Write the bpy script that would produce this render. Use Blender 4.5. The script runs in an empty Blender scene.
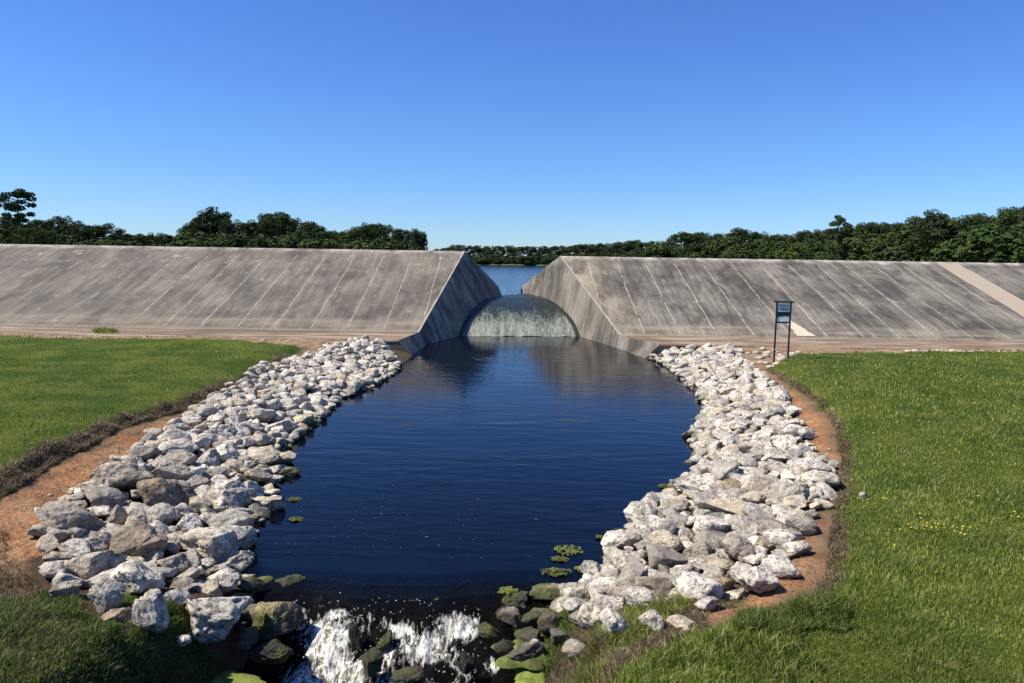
import bpy, bmesh, math, random
import numpy as np
from mathutils import Vector, Matrix
random.seed(7); RNG = np.random.default_rng(7)
sc = bpy.context.scene
COL = sc.collection
# ------------------------------------------------------------------ camera
F = 740.0; CX, CY = 512.0, 341.5
PITCH = math.atan((341.5-257.5)/F); ROLL = math.radians(0.9)
CAM = Vector((0, 0, 4.9))
fwd = Vector((0, math.cos(PITCH), -math.sin(PITCH)))
up0 = Vector((0, math.sin(PITCH), math.cos(PITCH))); r0 = Vector((1, 0, 0))
rgt = r0*math.cos(ROLL)+up0*math.sin(ROLL); upv = up0*math.cos(ROLL)-r0*math.sin(ROLL)
cd = bpy.data.cameras.new('camera'); cam = bpy.data.objects.new('camera', cd); COL.objects.link(cam)
M = Matrix((rgt, upv, -fwd)).transposed().to_4x4(); M.translation = CAM
cam.matrix_world = M
cd.sensor_width = 36; cd.lens = 36*F/1024; cd.clip_end = 6000; cd.clip_start = 0.05
sc.camera = cam
def ray(px, py):
    return rgt*((px-CX)/F) - upv*((py-CY)/F) + fwd
def at_z(px, py, z):
    d = ray(px, py); t = (z-CAM.z)/d.z; return CAM+d*t
def at_y(px, py, Y):
    d = ray(px, py); return CAM+d*(Y/d.y)
def proj(p):
    v = Vector(p)-CAM; w = v.dot(fwd); return (CX+F*v.dot(rgt)/w, CY-F*v.dot(upv)/w, w)
# ------------------------------------------------------------------ noise
def _h(i, j, k, s):
    n = (i*374761393 + j*668265263 + k*2147483647 + s*974634777) & 0xffffffff
    n = ((n ^ (n >> 13))*1274126177) & 0xffffffff
    n = ((n ^ (n >> 15))*2246822519) & 0xffffffff
    return ((n ^ (n >> 16)) & 0xffffff)/float(0xffffff)
def vnoise(P, s=0):
    P = np.asarray(P, float); I = np.floor(P).astype(np.int64); f = P-I; u = f*f*(3-2*f)
    r = 0
    for a in (0, 1):
        for b in (0, 1):
            for c in (0, 1):
                w = (u[:, 0] if a else 1-u[:, 0])*(u[:, 1] if b else 1-u[:, 1])*(u[:, 2] if c else 1-u[:, 2])
                r = r + w*_h(I[:, 0]+a, I[:, 1]+b, I[:, 2]+c, s)
    return r*2-1
def fbm(P, o=4, s=0, g=.5):
    r = 0; a = 1; P = np.asarray(P, float)
    for i in range(o):
        r = r+a*vnoise(P*(2.03**i)+i*17.3, s+i); a *= g
    return r
def fbm2(x, y, sc_=1, o=4, s=0, g=.5):
    return fbm(np.stack([x*sc_, y*sc_, np.zeros_like(x)], 1), o, s, g)
# ------------------------------------------------------------------ materials
def newmat(name):
    m = bpy.data.materials.new(name); m.use_nodes = True
    nt = m.node_tree; nt.nodes.clear()
    out = nt.nodes.new('ShaderNodeOutputMaterial'); b = nt.nodes.new('ShaderNodeBsdfPrincipled')
    nt.links.new(b.outputs[0], out.inputs[0]); b.inputs['Roughness'].default_value = .9
    b.inputs['Specular IOR Level'].default_value = .2
    return m, nt, b, out
class N:
    def __init__(s, nt): s.nt = nt
    def _in(s, sock, v):
        if v is None: return
        if isinstance(v, bpy.types.NodeSocket): s.nt.links.new(v, sock)
        else:
            if sock.type == 'RGBA' and len(v) == 3: v = (*v, 1)
            sock.default_value = v
    def noise(s, vec, scale=1, detail=4, rough=.55, dist=0):
        n = s.nt.nodes.new('ShaderNodeTexNoise'); s._in(n.inputs['Vector'], vec)
        n.inputs['Scale'].default_value = scale; n.inputs['Detail'].default_value = detail
        n.inputs['Roughness'].default_value = rough; n.inputs['Distortion'].default_value = dist
        return n.outputs['Fac']
    def vor(s, vec, scale, feature='F1'):
        n = s.nt.nodes.new('ShaderNodeTexVoronoi'); s._in(n.inputs['Vector'], vec); n.feature = feature
        n.inputs['Scale'].default_value = scale; return n.outputs['Distance']
    def rng(s, v, a, b, c=0, d=1, smooth=False):
        n = s.nt.nodes.new('ShaderNodeMapRange'); s._in(n.inputs[0], v)
        if smooth: n.interpolation_type = 'SMOOTHSTEP'
        for i, q in enumerate((a, b, c, d)): n.inputs[i+1].default_value = q
        return n.outputs[0]
    def mix(s, f, a, b, mode='MIX'):
        n = s.nt.nodes.new('ShaderNodeMix'); n.data_type = 'RGBA'; n.blend_type = mode
        s._in(n.inputs[0], f); s._in(n.inputs[6], a); s._in(n.inputs[7], b); return n.outputs[2]
    def m(s, op, a, b=None, c=None):
        n = s.nt.nodes.new('ShaderNodeMath'); n.operation = op
        s._in(n.inputs[0], a); s._in(n.inputs[1], b); s._in(n.inputs[2], c); return n.outputs[0]
    def map(s, vec, scale=(1, 1, 1), loc=(0, 0, 0), rot=(0, 0, 0)):
        n = s.nt.nodes.new('ShaderNodeMapping'); s._in(n.inputs[0], vec)
        n.inputs[1].default_value = loc; n.inputs[2].default_value = rot; n.inputs[3].default_value = scale
        return n.outputs[0]
    def pos(s): return s.nt.nodes.new('ShaderNodeNewGeometry').outputs['Position']
    def geo(s, k): return s.nt.nodes.new('ShaderNodeNewGeometry').outputs[k]
    def obj(s): return s.nt.nodes.new('ShaderNodeTexCoord').outputs['Object']
    def uv(s): return s.nt.nodes.new('ShaderNodeTexCoord').outputs['UV']
    def orand(s): return s.nt.nodes.new('ShaderNodeObjectInfo').outputs['Random']
    def attr(s, k):
        n = s.nt.nodes.new('ShaderNodeAttribute'); n.attribute_name = k; return n.outputs['Fac']
    def sep(s, v):
        n = s.nt.nodes.new('ShaderNodeSeparateXYZ'); s._in(n.inputs[0], v); return n.outputs
    def comb(s, x, y, z=0.0):
        n = s.nt.nodes.new('ShaderNodeCombineXYZ'); s._in(n.inputs[0], x); s._in(n.inputs[1], y); s._in(n.inputs[2], z); return n.outputs[0]
    def bump(s, h, strength, dist, b):
        n = s.nt.nodes.new('ShaderNodeBump'); s._in(n.inputs['Height'], h)
        n.inputs['Strength'].default_value = strength; n.inputs['Distance'].default_value = dist
        s.nt.links.new(n.outputs[0], b.inputs['Normal']); return n
def simple(name, col, rough=.8, spec=.2, var=.12, scale=30, metal=0):
    m, nt, b, o = newmat(name); k = N(nt)
    f = k.noise(k.obj(), scale, 4)
    c = k.mix(f, tuple(v*(1-var) for v in col), tuple(min(1, v*(1+var)) for v in col))
    nt.links.new(c, b.inputs['Base Color']); b.inputs['Roughness'].default_value = rough
    b.inputs['Specular IOR Level'].default_value = spec; b.inputs['Metallic'].default_value = metal
    return m
def concrete(name, joints, tint=1.0, dark=1.0, side=1, brown=0.0):
    m, nt, b, o = newmat(name); k = N(nt)
    uv = k.uv(); s = k.sep(uv); u, v = s[0], s[1]
    big = k.noise(uv, .22, 5, .6, .4)
    mid = k.noise(uv, 1.1, 6, .65, .3)
    streak = k.noise(k.map(uv, (2.3, .16, 1)), 1, 6, .62)
    streak2 = k.noise(k.map(uv, (7, .35, 1), (3, 9, 0)), 1, 4, .6)
    fine = k.noise(uv, 14, 5, .7)
    L = (.195*tint, .174*tint, .135*tint); D = (.024*dark, .0215*dark, .0165*dark)
    f = k.m('ADD', k.m('MULTIPLY', k.m('SUBTRACT', big, .12), .75), k.m('ADD', k.m('MULTIPLY', streak, .62), k.m('MULTIPLY', mid, .3)))
    c = k.mix(k.rng(f, .60, .86), D, L)
    c = k.mix(k.rng(streak2, .49, .64, 0, .72), c, (.05, .047, .043))
    c = k.mix(k.rng(fine, .3, .75, .0, .30), c, (.36, .34, .30))
    c = k.mix(k.m('MULTIPLY', k.rng(k.noise(uv, .75, 5, .7, .6), .62, .72), .45), c, (.43, .41, .38))
    # worn pale band below crest and silt-stained band above the toe
    wv = k.m('ADD', v, k.m('MULTIPLY', k.noise(uv, .8, 4), 1.3))
    c = k.mix(k.m('MULTIPLY', k.rng(wv, 1.5, .85), k.rng(mid, .38, .62, .2, .9)), c, (.48, .45, .40))
    c = k.mix(k.rng(k.noise(k.map(uv, (.5, .22, 1), (9, 3, 0)), 1, 5, .62, .8), .49, .62, 0, .6), c, (.038, .034, .028))
    c = k.mix(k.rng(k.noise(k.map(uv, (1.6, .7, 1), (1, 7, 0)), 1, 6, .7, .5), .60, .70, 0, .40), c, (.38, .34, .28))
    if joints:
        wt = k.m('ADD', v, k.m('MULTIPLY', k.noise(uv, .9, 4), .8))
        band = k.m('MULTIPLY', k.m('MULTIPLY', k.rng(wt, 12.8, 13.3), k.rng(wt, 14.3, 13.9)), k.rng(k.noise(k.map(uv, (.35, 1.5, 1)), 1, 5, .7), .38, .62, .05, 1))
        c = k.mix(k.m('MULTIPLY', band, .6), c, (.31, .27, .19))
        c = k.mix(k.rng(wt, 14.2, 14.6, 0, .8), c, (.27, .22, .16))
        # sealed joints running down the slope, partly worn away
        wob = k.m('MULTIPLY', k.m('SUBTRACT', k.noise(k.map(uv, (.3, .5, 1)), 1, 2), .5), .22)
        uj = k.m('ADD', u, wob)
        fr = k.m('ABSOLUTE', k.m('SUBTRACT', k.m('FRACT', k.m('DIVIDE', uj, 2.05)), .5))
        cell = k.m('FLOOR', k.m('DIVIDE', uj, 2.05))
        line = k.rng(k.m('ADD', fr, k.m('MULTIPLY', k.m('SUBTRACT', k.noise(uv, 5, 4, .7), .5), .03)), .024, .004)
        brk = k.noise(k.comb(k.m('MULTIPLY', cell, 3.7), k.m('MULTIPLY', v, .28)), 1, 2, .5)
        thr = k.rng(u, -17, -27, .30, .60) if side < 0 else k.rng(u, 6, 16, .38, .28)
        on = k.m('GREATER_THAN', brk, thr)
        keep = k.m('MULTIPLY', k.m('MULTIPLY', on, k.rng(v, 1.2, 1.6)), k.rng(v, 14.0, 13.8))
        thin = k.rng(k.noise(uv, 1.6, 5, .7), .38, .58, .25, .9)
        c = k.mix(k.m('MULTIPLY', k.m('MULTIPLY', line, keep), k.m('MULTIPLY', thin, .95)), c, (.56, .50, .41))
        # faint construction lines between them
        fr2 = k.m('ABSOLUTE', k.m('SUBTRACT', k.m('FRACT', k.m('DIVIDE', u, .41)), .5))
        c = k.mix(k.m('MULTIPLY', k.rng(fr2, .10, .0), .28), c, (.06, .055, .05))
    if joints and side > 0:
        pale = k.m('MULTIPLY', k.rng(k.m('ADD', u, k.m('MULTIPLY', mid, 3.0)), 7.5, 2.5), k.rng(k.noise(k.map(uv, (.9, .3, 1), (5, 5, 0)), 1, 6, .7, .6), .42, .60, .1, .8))
        c = k.mix(pale, c, (.40, .34, .235))
    if joints and side < 0:
        sp = k.m('MULTIPLY', k.rng(k.noise(k.map(uv, (.7, 1.1, 1), (2, 8, 0)), 1, 5, .7, .4), .60, .66), k.rng(v, 5.5, 2.5))
        c = k.mix(k.m('MULTIPLY', sp, .6), c, (.48, .43, .34))
    if brown:
        c = k.mix(brown, c, (.16, .13, .10))
    nt.links.new(c, b.inputs['Base Color'])
    b.inputs['Roughness'].default_value = .88
    k.bump(k.m('ADD', k.m('MULTIPLY', fine, .4), mid), .5, .03, b)
    return m
def rockmat(name, island=False, A=(.86, .79, .66), B=(.40, .365, .30), wet=False):
    m, nt, b, o = newmat(name); k = N(nt)
    p = k.pos()
    r = k.geo('Random Per Island') if island else k.orand()
    off = k.m('MULTIPLY', r, 37.0)
    vec = nt.nodes.new('ShaderNodeVectorMath'); vec.operation = 'ADD'
    nt.links.new(p, vec.inputs[0]); nt.links.new(k.comb(off, off, off), vec.inputs[1]); q = vec.outputs[0]
    n1 = k.noise(q, 2.6, 6, .68, .5); n2 = k.noise(q, 11, 6, .75); n3 = k.noise(q, 42, 3, .6)
    c = k.mix(k.rng(n1, .40, .62), A, B)
    c = k.mix(k.rng(n2, .495, .61, 0, .88), c, (.12, .108, .085))
    c = k.mix(k.rng(n3, .53, .66, 0, .6), c, (.09, .085, .07))
    pit = k.vor(q, 9)
    c = k.mix(k.rng(pit, .16, .02, 0, .45), c, (.12, .115, .10))
    c = k.mix(k.rng(r, .80, .88, 0, .5), c, (.48, .38, .23))
    c = k.mix(k.rng(k.m('FRACT', k.m('MULTIPLY', r, 7.31)), .40, 1, 0, .62), c, (.25, .235, .205))
    z = k.sep(p)[2]
    zz = k.m('ADD', z, k.m('MULTIPLY', k.noise(p, 5, 3), .14))
    c = k.mix(k.rng(zz, .17, .07, 0, .85), c, (.045, .042, .03))
    moss = k.m('MULTIPLY', k.rng(zz, .36, .14), k.rng(k.noise(p, 1.3, 4, .6), .50, .60))
    c = k.mix(k.m('MULTIPLY', moss, .85), c, (.10, .12, .03))
    if wet:
        mm = k.m('MULTIPLY', k.rng(k.noise(q, 5.4, 6, .75), .45, .54), k.rng(k.sep(k.geo('Normal'))[2], -.1, .6))
        c = k.mix(mm, c, (.075, .08, .024))
        b.inputs['Specular IOR Level'].default_value = .25; b.inputs['Roughness'].default_value = .55
    nt.links.new(c, b.inputs['Base Color'])
    h = k.m('ADD', k.m('MULTIPLY', n1, 1.0), k.m('ADD', k.m('MULTIPLY', n2, .55), k.m('MULTIPLY', k.m('MINIMUM', pit, .3), .6)))
    k.bump(k.m('ADD', h, k.m('MULTIPLY', n3, .2)), 1.0, .085, b)
    return m
def watermat(name, base, amp, sx, sy, rough=.04, foam=None, fine=1.0):
    m, nt, b, o = newmat(name); k = N(nt); p = k.pos()
    nt.links.new(k.mix(k.noise(p, .4, 3), base, tuple(v*.6 for v in base)), b.inputs['Base Color'])
    b.inputs['Roughness'].default_value = rough; b.inputs['IOR'].default_value = 1.33
    b.inputs['Specular IOR Level'].default_value = .5
    w1 = k.noise(k.map(p, (sx, sy, 1), rot=(0, 0, .06)), 1, 3, .5, .4)
    w2 = k.noise(k.map(p, (sx*2.9, sy*2.6, 1), (4, 2, 0), (0, 0, -.12)), 1, 2, .5, .3)
    gust = k.rng(k.noise(k.map(p, (.12, .22, 1)), 1, 2), .35, .65, .35, 1)
    h = k.m('MULTIPLY', k.m('ADD', w1, k.m('MULTIPLY', w2, .35*fine)), gust)
    k.bump(h, 1, amp, b)
    return m
MAT = {}
MAT['slope_l'] = concrete('weathered_slope_concrete', True, 1.0, 1.25, -1, .22)
MAT['slope_r'] = concrete('streaked_slope_concrete', True, 1.05, 1.0, 1)
MAT['wing_l'] = concrete('shade_lifted_wing_concrete', False, 2.0, 3.2)  # left wing's colour is lightened to lift the shade it lies in
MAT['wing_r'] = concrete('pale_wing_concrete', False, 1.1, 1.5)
MAT['edge'] = simple('pale_edge_concrete', (.34, .31, .25), var=.35, scale=3)
MAT['patch'] = simple('fresh_patch_concrete', (.34, .29, .22), var=.12, scale=6)
def kerbmat():
    m, nt, b, o = newmat('dirty_kerb'); k = N(nt); p = k.pos(); n = k.noise(k.map(p, (.5, 2, 2)), 1, 5, .7)
    nt.links.new(k.mix(k.rng(n, .42, .58), (.20, .13, .08), (.36, .30, .22)), b.inputs['Base Color']); return m
MAT['kerb'] = kerbmat()
MAT['cream'] = simple('cream_mortar', (.50, .45, .34), var=.15, scale=4)
MAT['wallconc'] = simple('dark_wall_concrete', (.15, .13, .11), var=.5, scale=2.5)
def apronmat():
    m, nt, b, o = newmat('silted_apron'); k = N(nt); p = k.pos()
    n = k.noise(k.map(p, (.35, 1.6, 1)), 1, 6, .65); n2 = k.noise(p, 7, 4, .7)
    c = k.mix(k.rng(n, .38, .6), (.15, .085, .05), (.36, .28, .19))
    c = k.mix(k.rng(n2, .45, .7, 0, .5), c, (.22, .17, .12))
    c = k.mix(k.rng(k.noise(k.map(p, (.13, 1.1, 1), (3, 1, 0)), 1, 5, .6, .6), .46, .56, 0, .85), c, (.10, .085, .066))
    nt.links.new(c, b.inputs['Base Color']); k.bump(n2, .5, .03, b); return m
MAT['apron'] = apronmat()
MAT['rock'] = rockmat('pale_limestone'); MAT['rock_pile'] = rockmat('pale_limestone_pile', True)
MAT['rock_grey'] = rockmat('grey_limestone', A=(.56, .49, .385), B=(.22, .19, .15))
MAT['rock_wet'] = rockmat('mossy_wet_rock', A=(.15, .12, .075), B=(.035, .03, .022), wet=True)
MAT['rock_tan'] = rockmat('tan_rock', A=(.44, .34, .21), B=(.17, .13, .09))
MAT['rock_black'] = rockmat('black_wet_rock', A=(.035, .03, .022), B=(.012, .011, .010))
MAT['pool'] = watermat('dark_pool_water', (.0012, .0026, .007), .020, .75, 2.4, .03)
MAT['pool'].node_tree.nodes['Principled BSDF'].inputs['Specular IOR Level'].default_value = .25
MAT['lake'] = watermat('lake_water', (.012, .035, .095), .10, .5, 1.0, .12)
# ------------------------------------------------------------------ mesh helpers
def mesh_np(name, V, Fs, mat=None, parent=None, smooth=False, attrs=None, uv=None):
    V = np.asarray(V, np.float32); me = bpy.data.meshes.new(name)
    if isinstance(Fs, np.ndarray):
        n, kk = Fs.shape; idx = Fs.ravel().astype(np.int32)
        starts = (np.arange(n)*kk).astype(np.int32)
    else:
        n = len(Fs); idx = np.array([i for f in Fs for i in f], np.int32)
        lens = np.array([len(f) for f in Fs]); starts = np.concatenate([[0], np.cumsum(lens)[:-1]]).astype(np.int32)
    me.vertices.add(len(V)); me.vertices.foreach_set('co', V.ravel())
    me.loops.add(len(idx)); me.loops.foreach_set('vertex_index', idx)
    me.polygons.add(n); me.polygons.foreach_set('loop_start', starts)
    if smooth: me.polygons.foreach_set('use_smooth', np.ones(n, bool))
    me.update(calc_edges=True)
    if attrs:
        for k_, a in attrs.items():
            at = me.attributes.new(k_, 'FLOAT', 'POINT'); at.data.foreach_set('value', np.asarray(a, np.float32))
    if uv is not None:
        l = me.uv_layers.new(name='UVMap'); l.data.foreach_set('uv', np.asarray(uv, np.float32)[idx].ravel())
    if mat: me.materials.append(mat)
    me.validate()
    ob = bpy.data.objects.new(name, me); COL.objects.link(ob)
    if parent: ob.parent = parent
    return ob
def tag(o, label=None, cat=None, group=None, kind=None):
    if label: o['label'] = label
    if cat: o['category'] = cat
    if group: o['group'] = group
    if kind: o['kind'] = kind
    return o
def empty(name, loc, label=None, cat=None, group=None):
    e = bpy.data.objects.new(name, None); e.location = loc; COL.objects.link(e); e.empty_display_size = .3
    return tag(e, label, cat, group)
def child(o, parent):
    """parent keeping world placement for a thing whose Empty only translates"""
    o.parent = parent; o.location = Vector(o.location)-parent.location
def poly_dist(x, y, P, closed=True):
    d = np.full(x.shape, 1e9); n = len(P)
    for i in range(n if closed else n-1):
        ax, ay = P[i][:2]; bx, by = P[(i+1) % n][:2]
        dx, dy = bx-ax, by-ay; L = dx*dx+dy*dy+1e-12
        t = np.clip(((x-ax)*dx+(y-ay)*dy)/L, 0, 1)
        d = np.minimum(d, np.hypot(x-ax-t*dx, y-ay-t*dy))
    return d
def inside(x, y, P):
    r = np.zeros(x.shape, bool); n = len(P); j = n-1
    for i in range(n):
        xi, yi = P[i][:2]; xj, yj = P[j][:2]
        if yi != yj:
            c = ((yi > y) != (yj > y)) & (x < (xj-xi)*(y-yi)/(yj-yi)+xi); r ^= c
        j = i
    return r
def sdist(x, y, P):
    d = poly_dist(x, y, P); return np.where(inside(x, y, P), -d, d)
def pz(L, z): return [tuple(at_z(a, b, z))[:2] for a, b in L]
# ------------------------------------------------------------------ plan of the place
LIPY = 11.5
WL = pz([(414, 356), (404, 365), (388, 381), (365, 392), (345, 399), (332, 412), (322, 424), (303, 438), (288, 452), (292, 470), (280, 490), (282, 510), (262, 530), (252, 560), (258, 585), (275, 603)], 0)
WR = pz([(500, 606), (545, 598), (572, 588), (600, 572), (598, 552), (622, 530), (636, 508), (658, 492), (686, 472), (694, 455), (684, 440), (690, 428), (701, 410), (692, 392), (674, 376), (660, 364), (646, 359)], 0)
CHL = [(-3.15, 10.0), (-3.2, 9.3), (-3.4, 8.4), (-3.6, 7), (-3.6, -40)]
CHR = [(.3, -40), (.3, 7), (.15, 8.4), (-.05, 9.3), (-.1, 10.0)]
WATER = WL+CHL+CHR+WR+[(6.2, 40), (6.2, 48), (-5.2, 48), (-5.2, 40)]
RL = pz([(355, 341), (325, 350), (285, 364), (258, 373), (212, 398), (190, 414), (172, 428), (118, 458), (80, 488), (44, 520), (46, 556), (60, 588), (90, 612), (128, 634)], .7)
RR = pz([(585, 668), (640, 640), (700, 618), (765, 596), (800, 560), (822, 520), (844, 492), (846, 470), (824, 450), (808, 420), (792, 396), (770, 374), (748, 358), (735, 346)], .7)
ROCKZ = RL+[(-4.2, 8.2), (-4.4, 7), (-4.4, -40), (1.0, -40), (1.0, 7.3)]+RR+[(9.5, 40), (9.5, 50), (-8, 50), (-8, 40)]
GL = pz([(305, 344), (286, 354), (270, 368), (232, 378), (172, 405), (112, 426), (62, 450), (22, 474), (-20, 496), (-120, 540)], .95)
GR = pz([(548, 690), (580, 664), (635, 640), (695, 616), (765, 604), (810, 594), (830, 572), (834, 540), (836, 510), (842, 480), (845, 450), (838, 420), (818, 396), (792, 378), (768, 363), (790, 352)], .95)
GLP = GL+[(-60, 7.5), (-300, 7.5), (-300, 35.0), (-14, 35.2)]
GRP = [(1.6, 6.0), (1.6, -200), (400, -200), (400, 34.6), (17, 34.8)]
GRP = [(1.3, -200)]+GR+[(20, 34.4), (45, 34.2), (400, 34.2), (400, -200)]
def ground_h(x, y):
    x = np.asarray(x, float); y = np.asarray(y, float)
    dw = sdist(x, y, WATER); dr = sdist(x, y, ROCKZ)
    dg = np.minimum(sdist(x, y, GLP), sdist(x, y, GRP))
    t = np.clip(dw/(dw-dr+1e-6), 0, 1)
    band = -.05+.70*t**.8
    out = .66+.18*np.clip(dr/1.2, 0, 1)
    h = np.where(dw < 0, np.maximum(-.9, dw*.45-.05), np.where(dr < 0, band, out))
    low = np.clip((10.45-y)/1.0, 0, 1)              # bed below the rock ledge
    h = h-.75*low*np.clip(1-(dw-0.0)/.9, 0, 1)
    g = np.clip(-dg/.35, 0, 1); g = g*g*(3-2*g)
    h = h+g*.16
    h = h-.10*np.clip((y-24)/10, 0, 1)*np.clip(dr/1, 0, 1)
    h = h+(.05*fbm2(x, y, .35, 3, 5)+.035*fbm2(x, y, 1.7, 3, 6))*np.clip(.3+dw, 0, 1)
    return h, dw, dr, dg
def gh1(x, y): return float(ground_h(np.array([x]), np.array([y]))[0][0])
def axis(lo, hi, c0, c1, step, grow):
    a = list(np.arange(c0, c1, step)); s = step; v = a[-1]
    while v < hi: s *= grow; v = v+s; a.append(v)
    s = step; v = a[0]; b = []
    while v > lo: s *= grow; v = v-s; b.append(v)
    return np.array(b[::-1]+a)
gx = axis(-500, 500, -11, 12, .13, 1.05); gy = axis(-300, 36.7, 6.2, 22, .13, 1.03)
gy = np.concatenate([gy[gy < 36.6], [36.74, 36.78, 44]])
X, Y = np.meshgrid(gx, gy); x, y = X.ravel(), Y.ravel()
h, dw, dr, dg = ground_h(x, y)
soilrough = fbm2(x, y, 4.5, 3, 9)*.03*np.clip(dr, 0, 1)*(dg > -.1)
h = h+soilrough
capn = .69+.06*fbm2(x, y, .45, 3, 77)+.05*(x < -9)
h = np.where(y > 36.76, np.minimum(h, -.5), np.where(y > 34, np.minimum(h, capn), h))
nx, ny = len(gx), len(gy)
i = np.arange(nx-1); j = np.arange(ny-1); I, J = np.meshgrid(i, j); a = (J*nx+I).ravel()
quads = np.stack([a, a+1, a+nx+1, a+nx], 1)
wob = .28*fbm2(x, y, 1.1, 3, 3)+.16*fbm2(x, y, 4.2, 3, 4)
grassw = np.clip((-(dg+wob*.6)+.05)/.25, 0, 1)
thatch = np.clip(1-np.abs(dg+.05+wob*.5)/.55, 0, 1)
mud_gap_shade = np.maximum(np.clip(1-(dw)/.8, 0, 1), np.clip(-dr/.35+.2*wob, 0, .85))  # wet mud by the water, plus dark shade painted into the rock gaps
# brown thatch bottom-left
mud_gap_shade = np.where((x < -2.6) & (x > -7) & (y < 9.9) & (dr > -.3) & (h < .72), .9, mud_gap_shade)
bl = inside(x, y, pz([(-60, 560), (10, 575), (50, 610), (120, 640), (160, 690), (-200, 690)], .75))
def groundmat():
    m, nt, b, o = newmat('bank_soil_and_turf'); k = N(nt); p = k.pos()
    n = k.noise(p, 2.2, 6, .65); n2 = k.noise(p, 13, 5, .7); n3 = k.noise(p, 60, 3, .6)
    c = k.mix(k.rng(n, .35, .65), (.40, .165, .068), (.55, .32, .165))
    c = k.mix(k.rng(n2, .48, .60, 0, .8), c, (.17, .10, .055))
    c = k.mix(k.rng(k.noise(p, 1.1, 5, .7, .5), .52, .64, 0, .6), c, (.15, .105, .065))
    c = k.mix(k.rng(n3, .55, .75, 0, .45), c, (.56, .47, .36))
    # paler, greyer dirt on the track under the slope
    yy = k.sep(p)[1]
    c = k.mix(k.rng(yy, 27, 33), c, k.mix(k.rng(n, .4, .6), (.24, .15, .085), (.36, .27, .18)))
    th = k.mix(k.rng(n2, .4, .6), (.075, .058, .04), (.20, .16, .11))
    c = k.mix(k.m('MULTIPLY', k.attr('thatch'), .9), c, th)
    tf = k.mix(k.rng(k.noise(p, .7, 5, .6), .4, .62), (.055, .095, .015), (.125, .155, .030))
    tf = k.mix(k.rng(n2, .45, .65, 0, .6), tf, (.035, .05, .012))
    c = k.mix(k.attr('grass'), c, tf)
    c = k.mix(k.attr('mud_gap_shade'), c, (.06, .05, .036))
    nt.links.new(c, b.inputs['Base Color']); b.inputs['Roughness'].default_value = 1
    b.inputs['Specular IOR Level'].default_value = .05
    k.bump(k.m('ADD', n2, k.m('MULTIPLY', n3, .3)), 1, .09, b); return m
MAT['ground'] = groundmat()
g = mesh_np('ground', np.stack([x, y, h], 1), quads, MAT['ground'], smooth=True,
            attrs={'grass': grassw, 'thatch': np.maximum(thatch*(grassw < .9), bl*1.0), 'mud_gap_shade': mud_gap_shade})
tag(g, kind='structure')
# ------------------------------------------------------------------ water
def sheet(name, P, z, mat):
    V = [(p[0], p[1], z) for p in P]; return tag(mesh_np(name, V, [tuple(range(len(V)))], mat), kind='structure')
sheet('pond_water', [(-14, LIPY), (14, LIPY), (14, 47.2), (-14, 47.2)], 0, MAT['pool'])
# ------------------------------------------------------------------ weir and embankments
LAKE = 1.98; YC = 54.4; YT = 40.9; YF = 36.8; ZA = .7
ZL = at_y(300, 248.6, YC).z; ZR = at_y(700, 258.2, YC).z
def plane(A, B, C):
    n = (B-A).cross(C-A).normalized(); n = -n if n.z < 0 else n
    return n, n.dot(A)
def hit(px, py, pl):
    d = ray(px, py); n, c = pl; return CAM+d*((c-n.dot(CAM))/n.dot(d))
TABL = [(501.7, 294.5), (498, 295.3), (488, 297.8), (478, 303.5), (472, 310), (467, 317), (462, 325), (458, 336)]
TABR = [(524.5, 294.5), (535, 295.8), (549, 300), (558, 305), (565, 311), (571, 317.5), (576, 325), (580, 336.5)]
AL = at_y(465, 252.2, YC); AL.z = ZL; AR = at_y(560, 256.2, YC); AR.z = ZR
TL = at_y(422.5, 333.5, 41.2); TR = at_y(618, 332.5, 41.2)
PLL = plane(AL, TL, at_z(458, 336, 0)); PLR = plane(AR, TR, at_z(580, 336.5, 0))
def onz(pl, y, z): return Vector(((pl[1]-pl[0].y*y-pl[0].z*z)/pl[0].x, y, z))
H2L = onz(PLL, 40.9, 0); H2R = onz(PLR, 40.9, 0)
def arc(tab, pl):
    P = np.array([tuple(hit(a, b, pl)) for a, b in tab]); P[:2, 2] = LAKE; P[2, 2] = LAKE-.07
    k = np.linspace(0, len(P)-1, 57); Q = np.stack([np.interp(k, range(len(P)), P[:, c]) for c in range(3)], 1)
    for _ in range(10): Q[1:-1] = (Q[:-2]+2*Q[1:-1]+Q[2:])/4
    return [tuple(float(v) for v in q) for q in Q]
ARL = arc(TABL, PLL); ARR = arc(TABR, PLR)
def uvfor(V, tri, org, up=Vector((0, 0, 1))):
    a, b_, c = (Vector(V[i]) for i in tri[:3]); n = (b_-a).cross(c-a)
    if n.length < 1e-9: n = Vector((0, 0, 1))
    n.normalize()
    if n.z < 0: n = -n
    fall = Vector((n.x*n.z, n.y*n.z, n.z*n.z-1))
    if fall.length < 1e-4: fall = Vector((0, -1, 0))
    fall.normalize(); hor = fall.cross(n)
    return hor, fall
def faces_uv(name, V, faces, mat, parent, hor, fall, org):
    V = [Vector(v) for v in V]; uv = [((v-org).dot(hor), (v-org).dot(fall)) for v in V]
    return mesh_np(name, [tuple(v) for v in V], faces, mat, parent, uv=uv)
def tess_quad(a, b, c, d, n, mm):
    V = []; Fq = []
    for i in range(n+1):
        for j in range(mm+1):
            p = a.lerp(b, i/n).lerp(d.lerp(c, i/n), j/mm); V.append(p)
    for i in range(n):
        for j in range(mm):
            q = i*(mm+1)+j; Fq.append((q, q+mm+1, q+mm+2, q+1))
    return V, Fq
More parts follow.
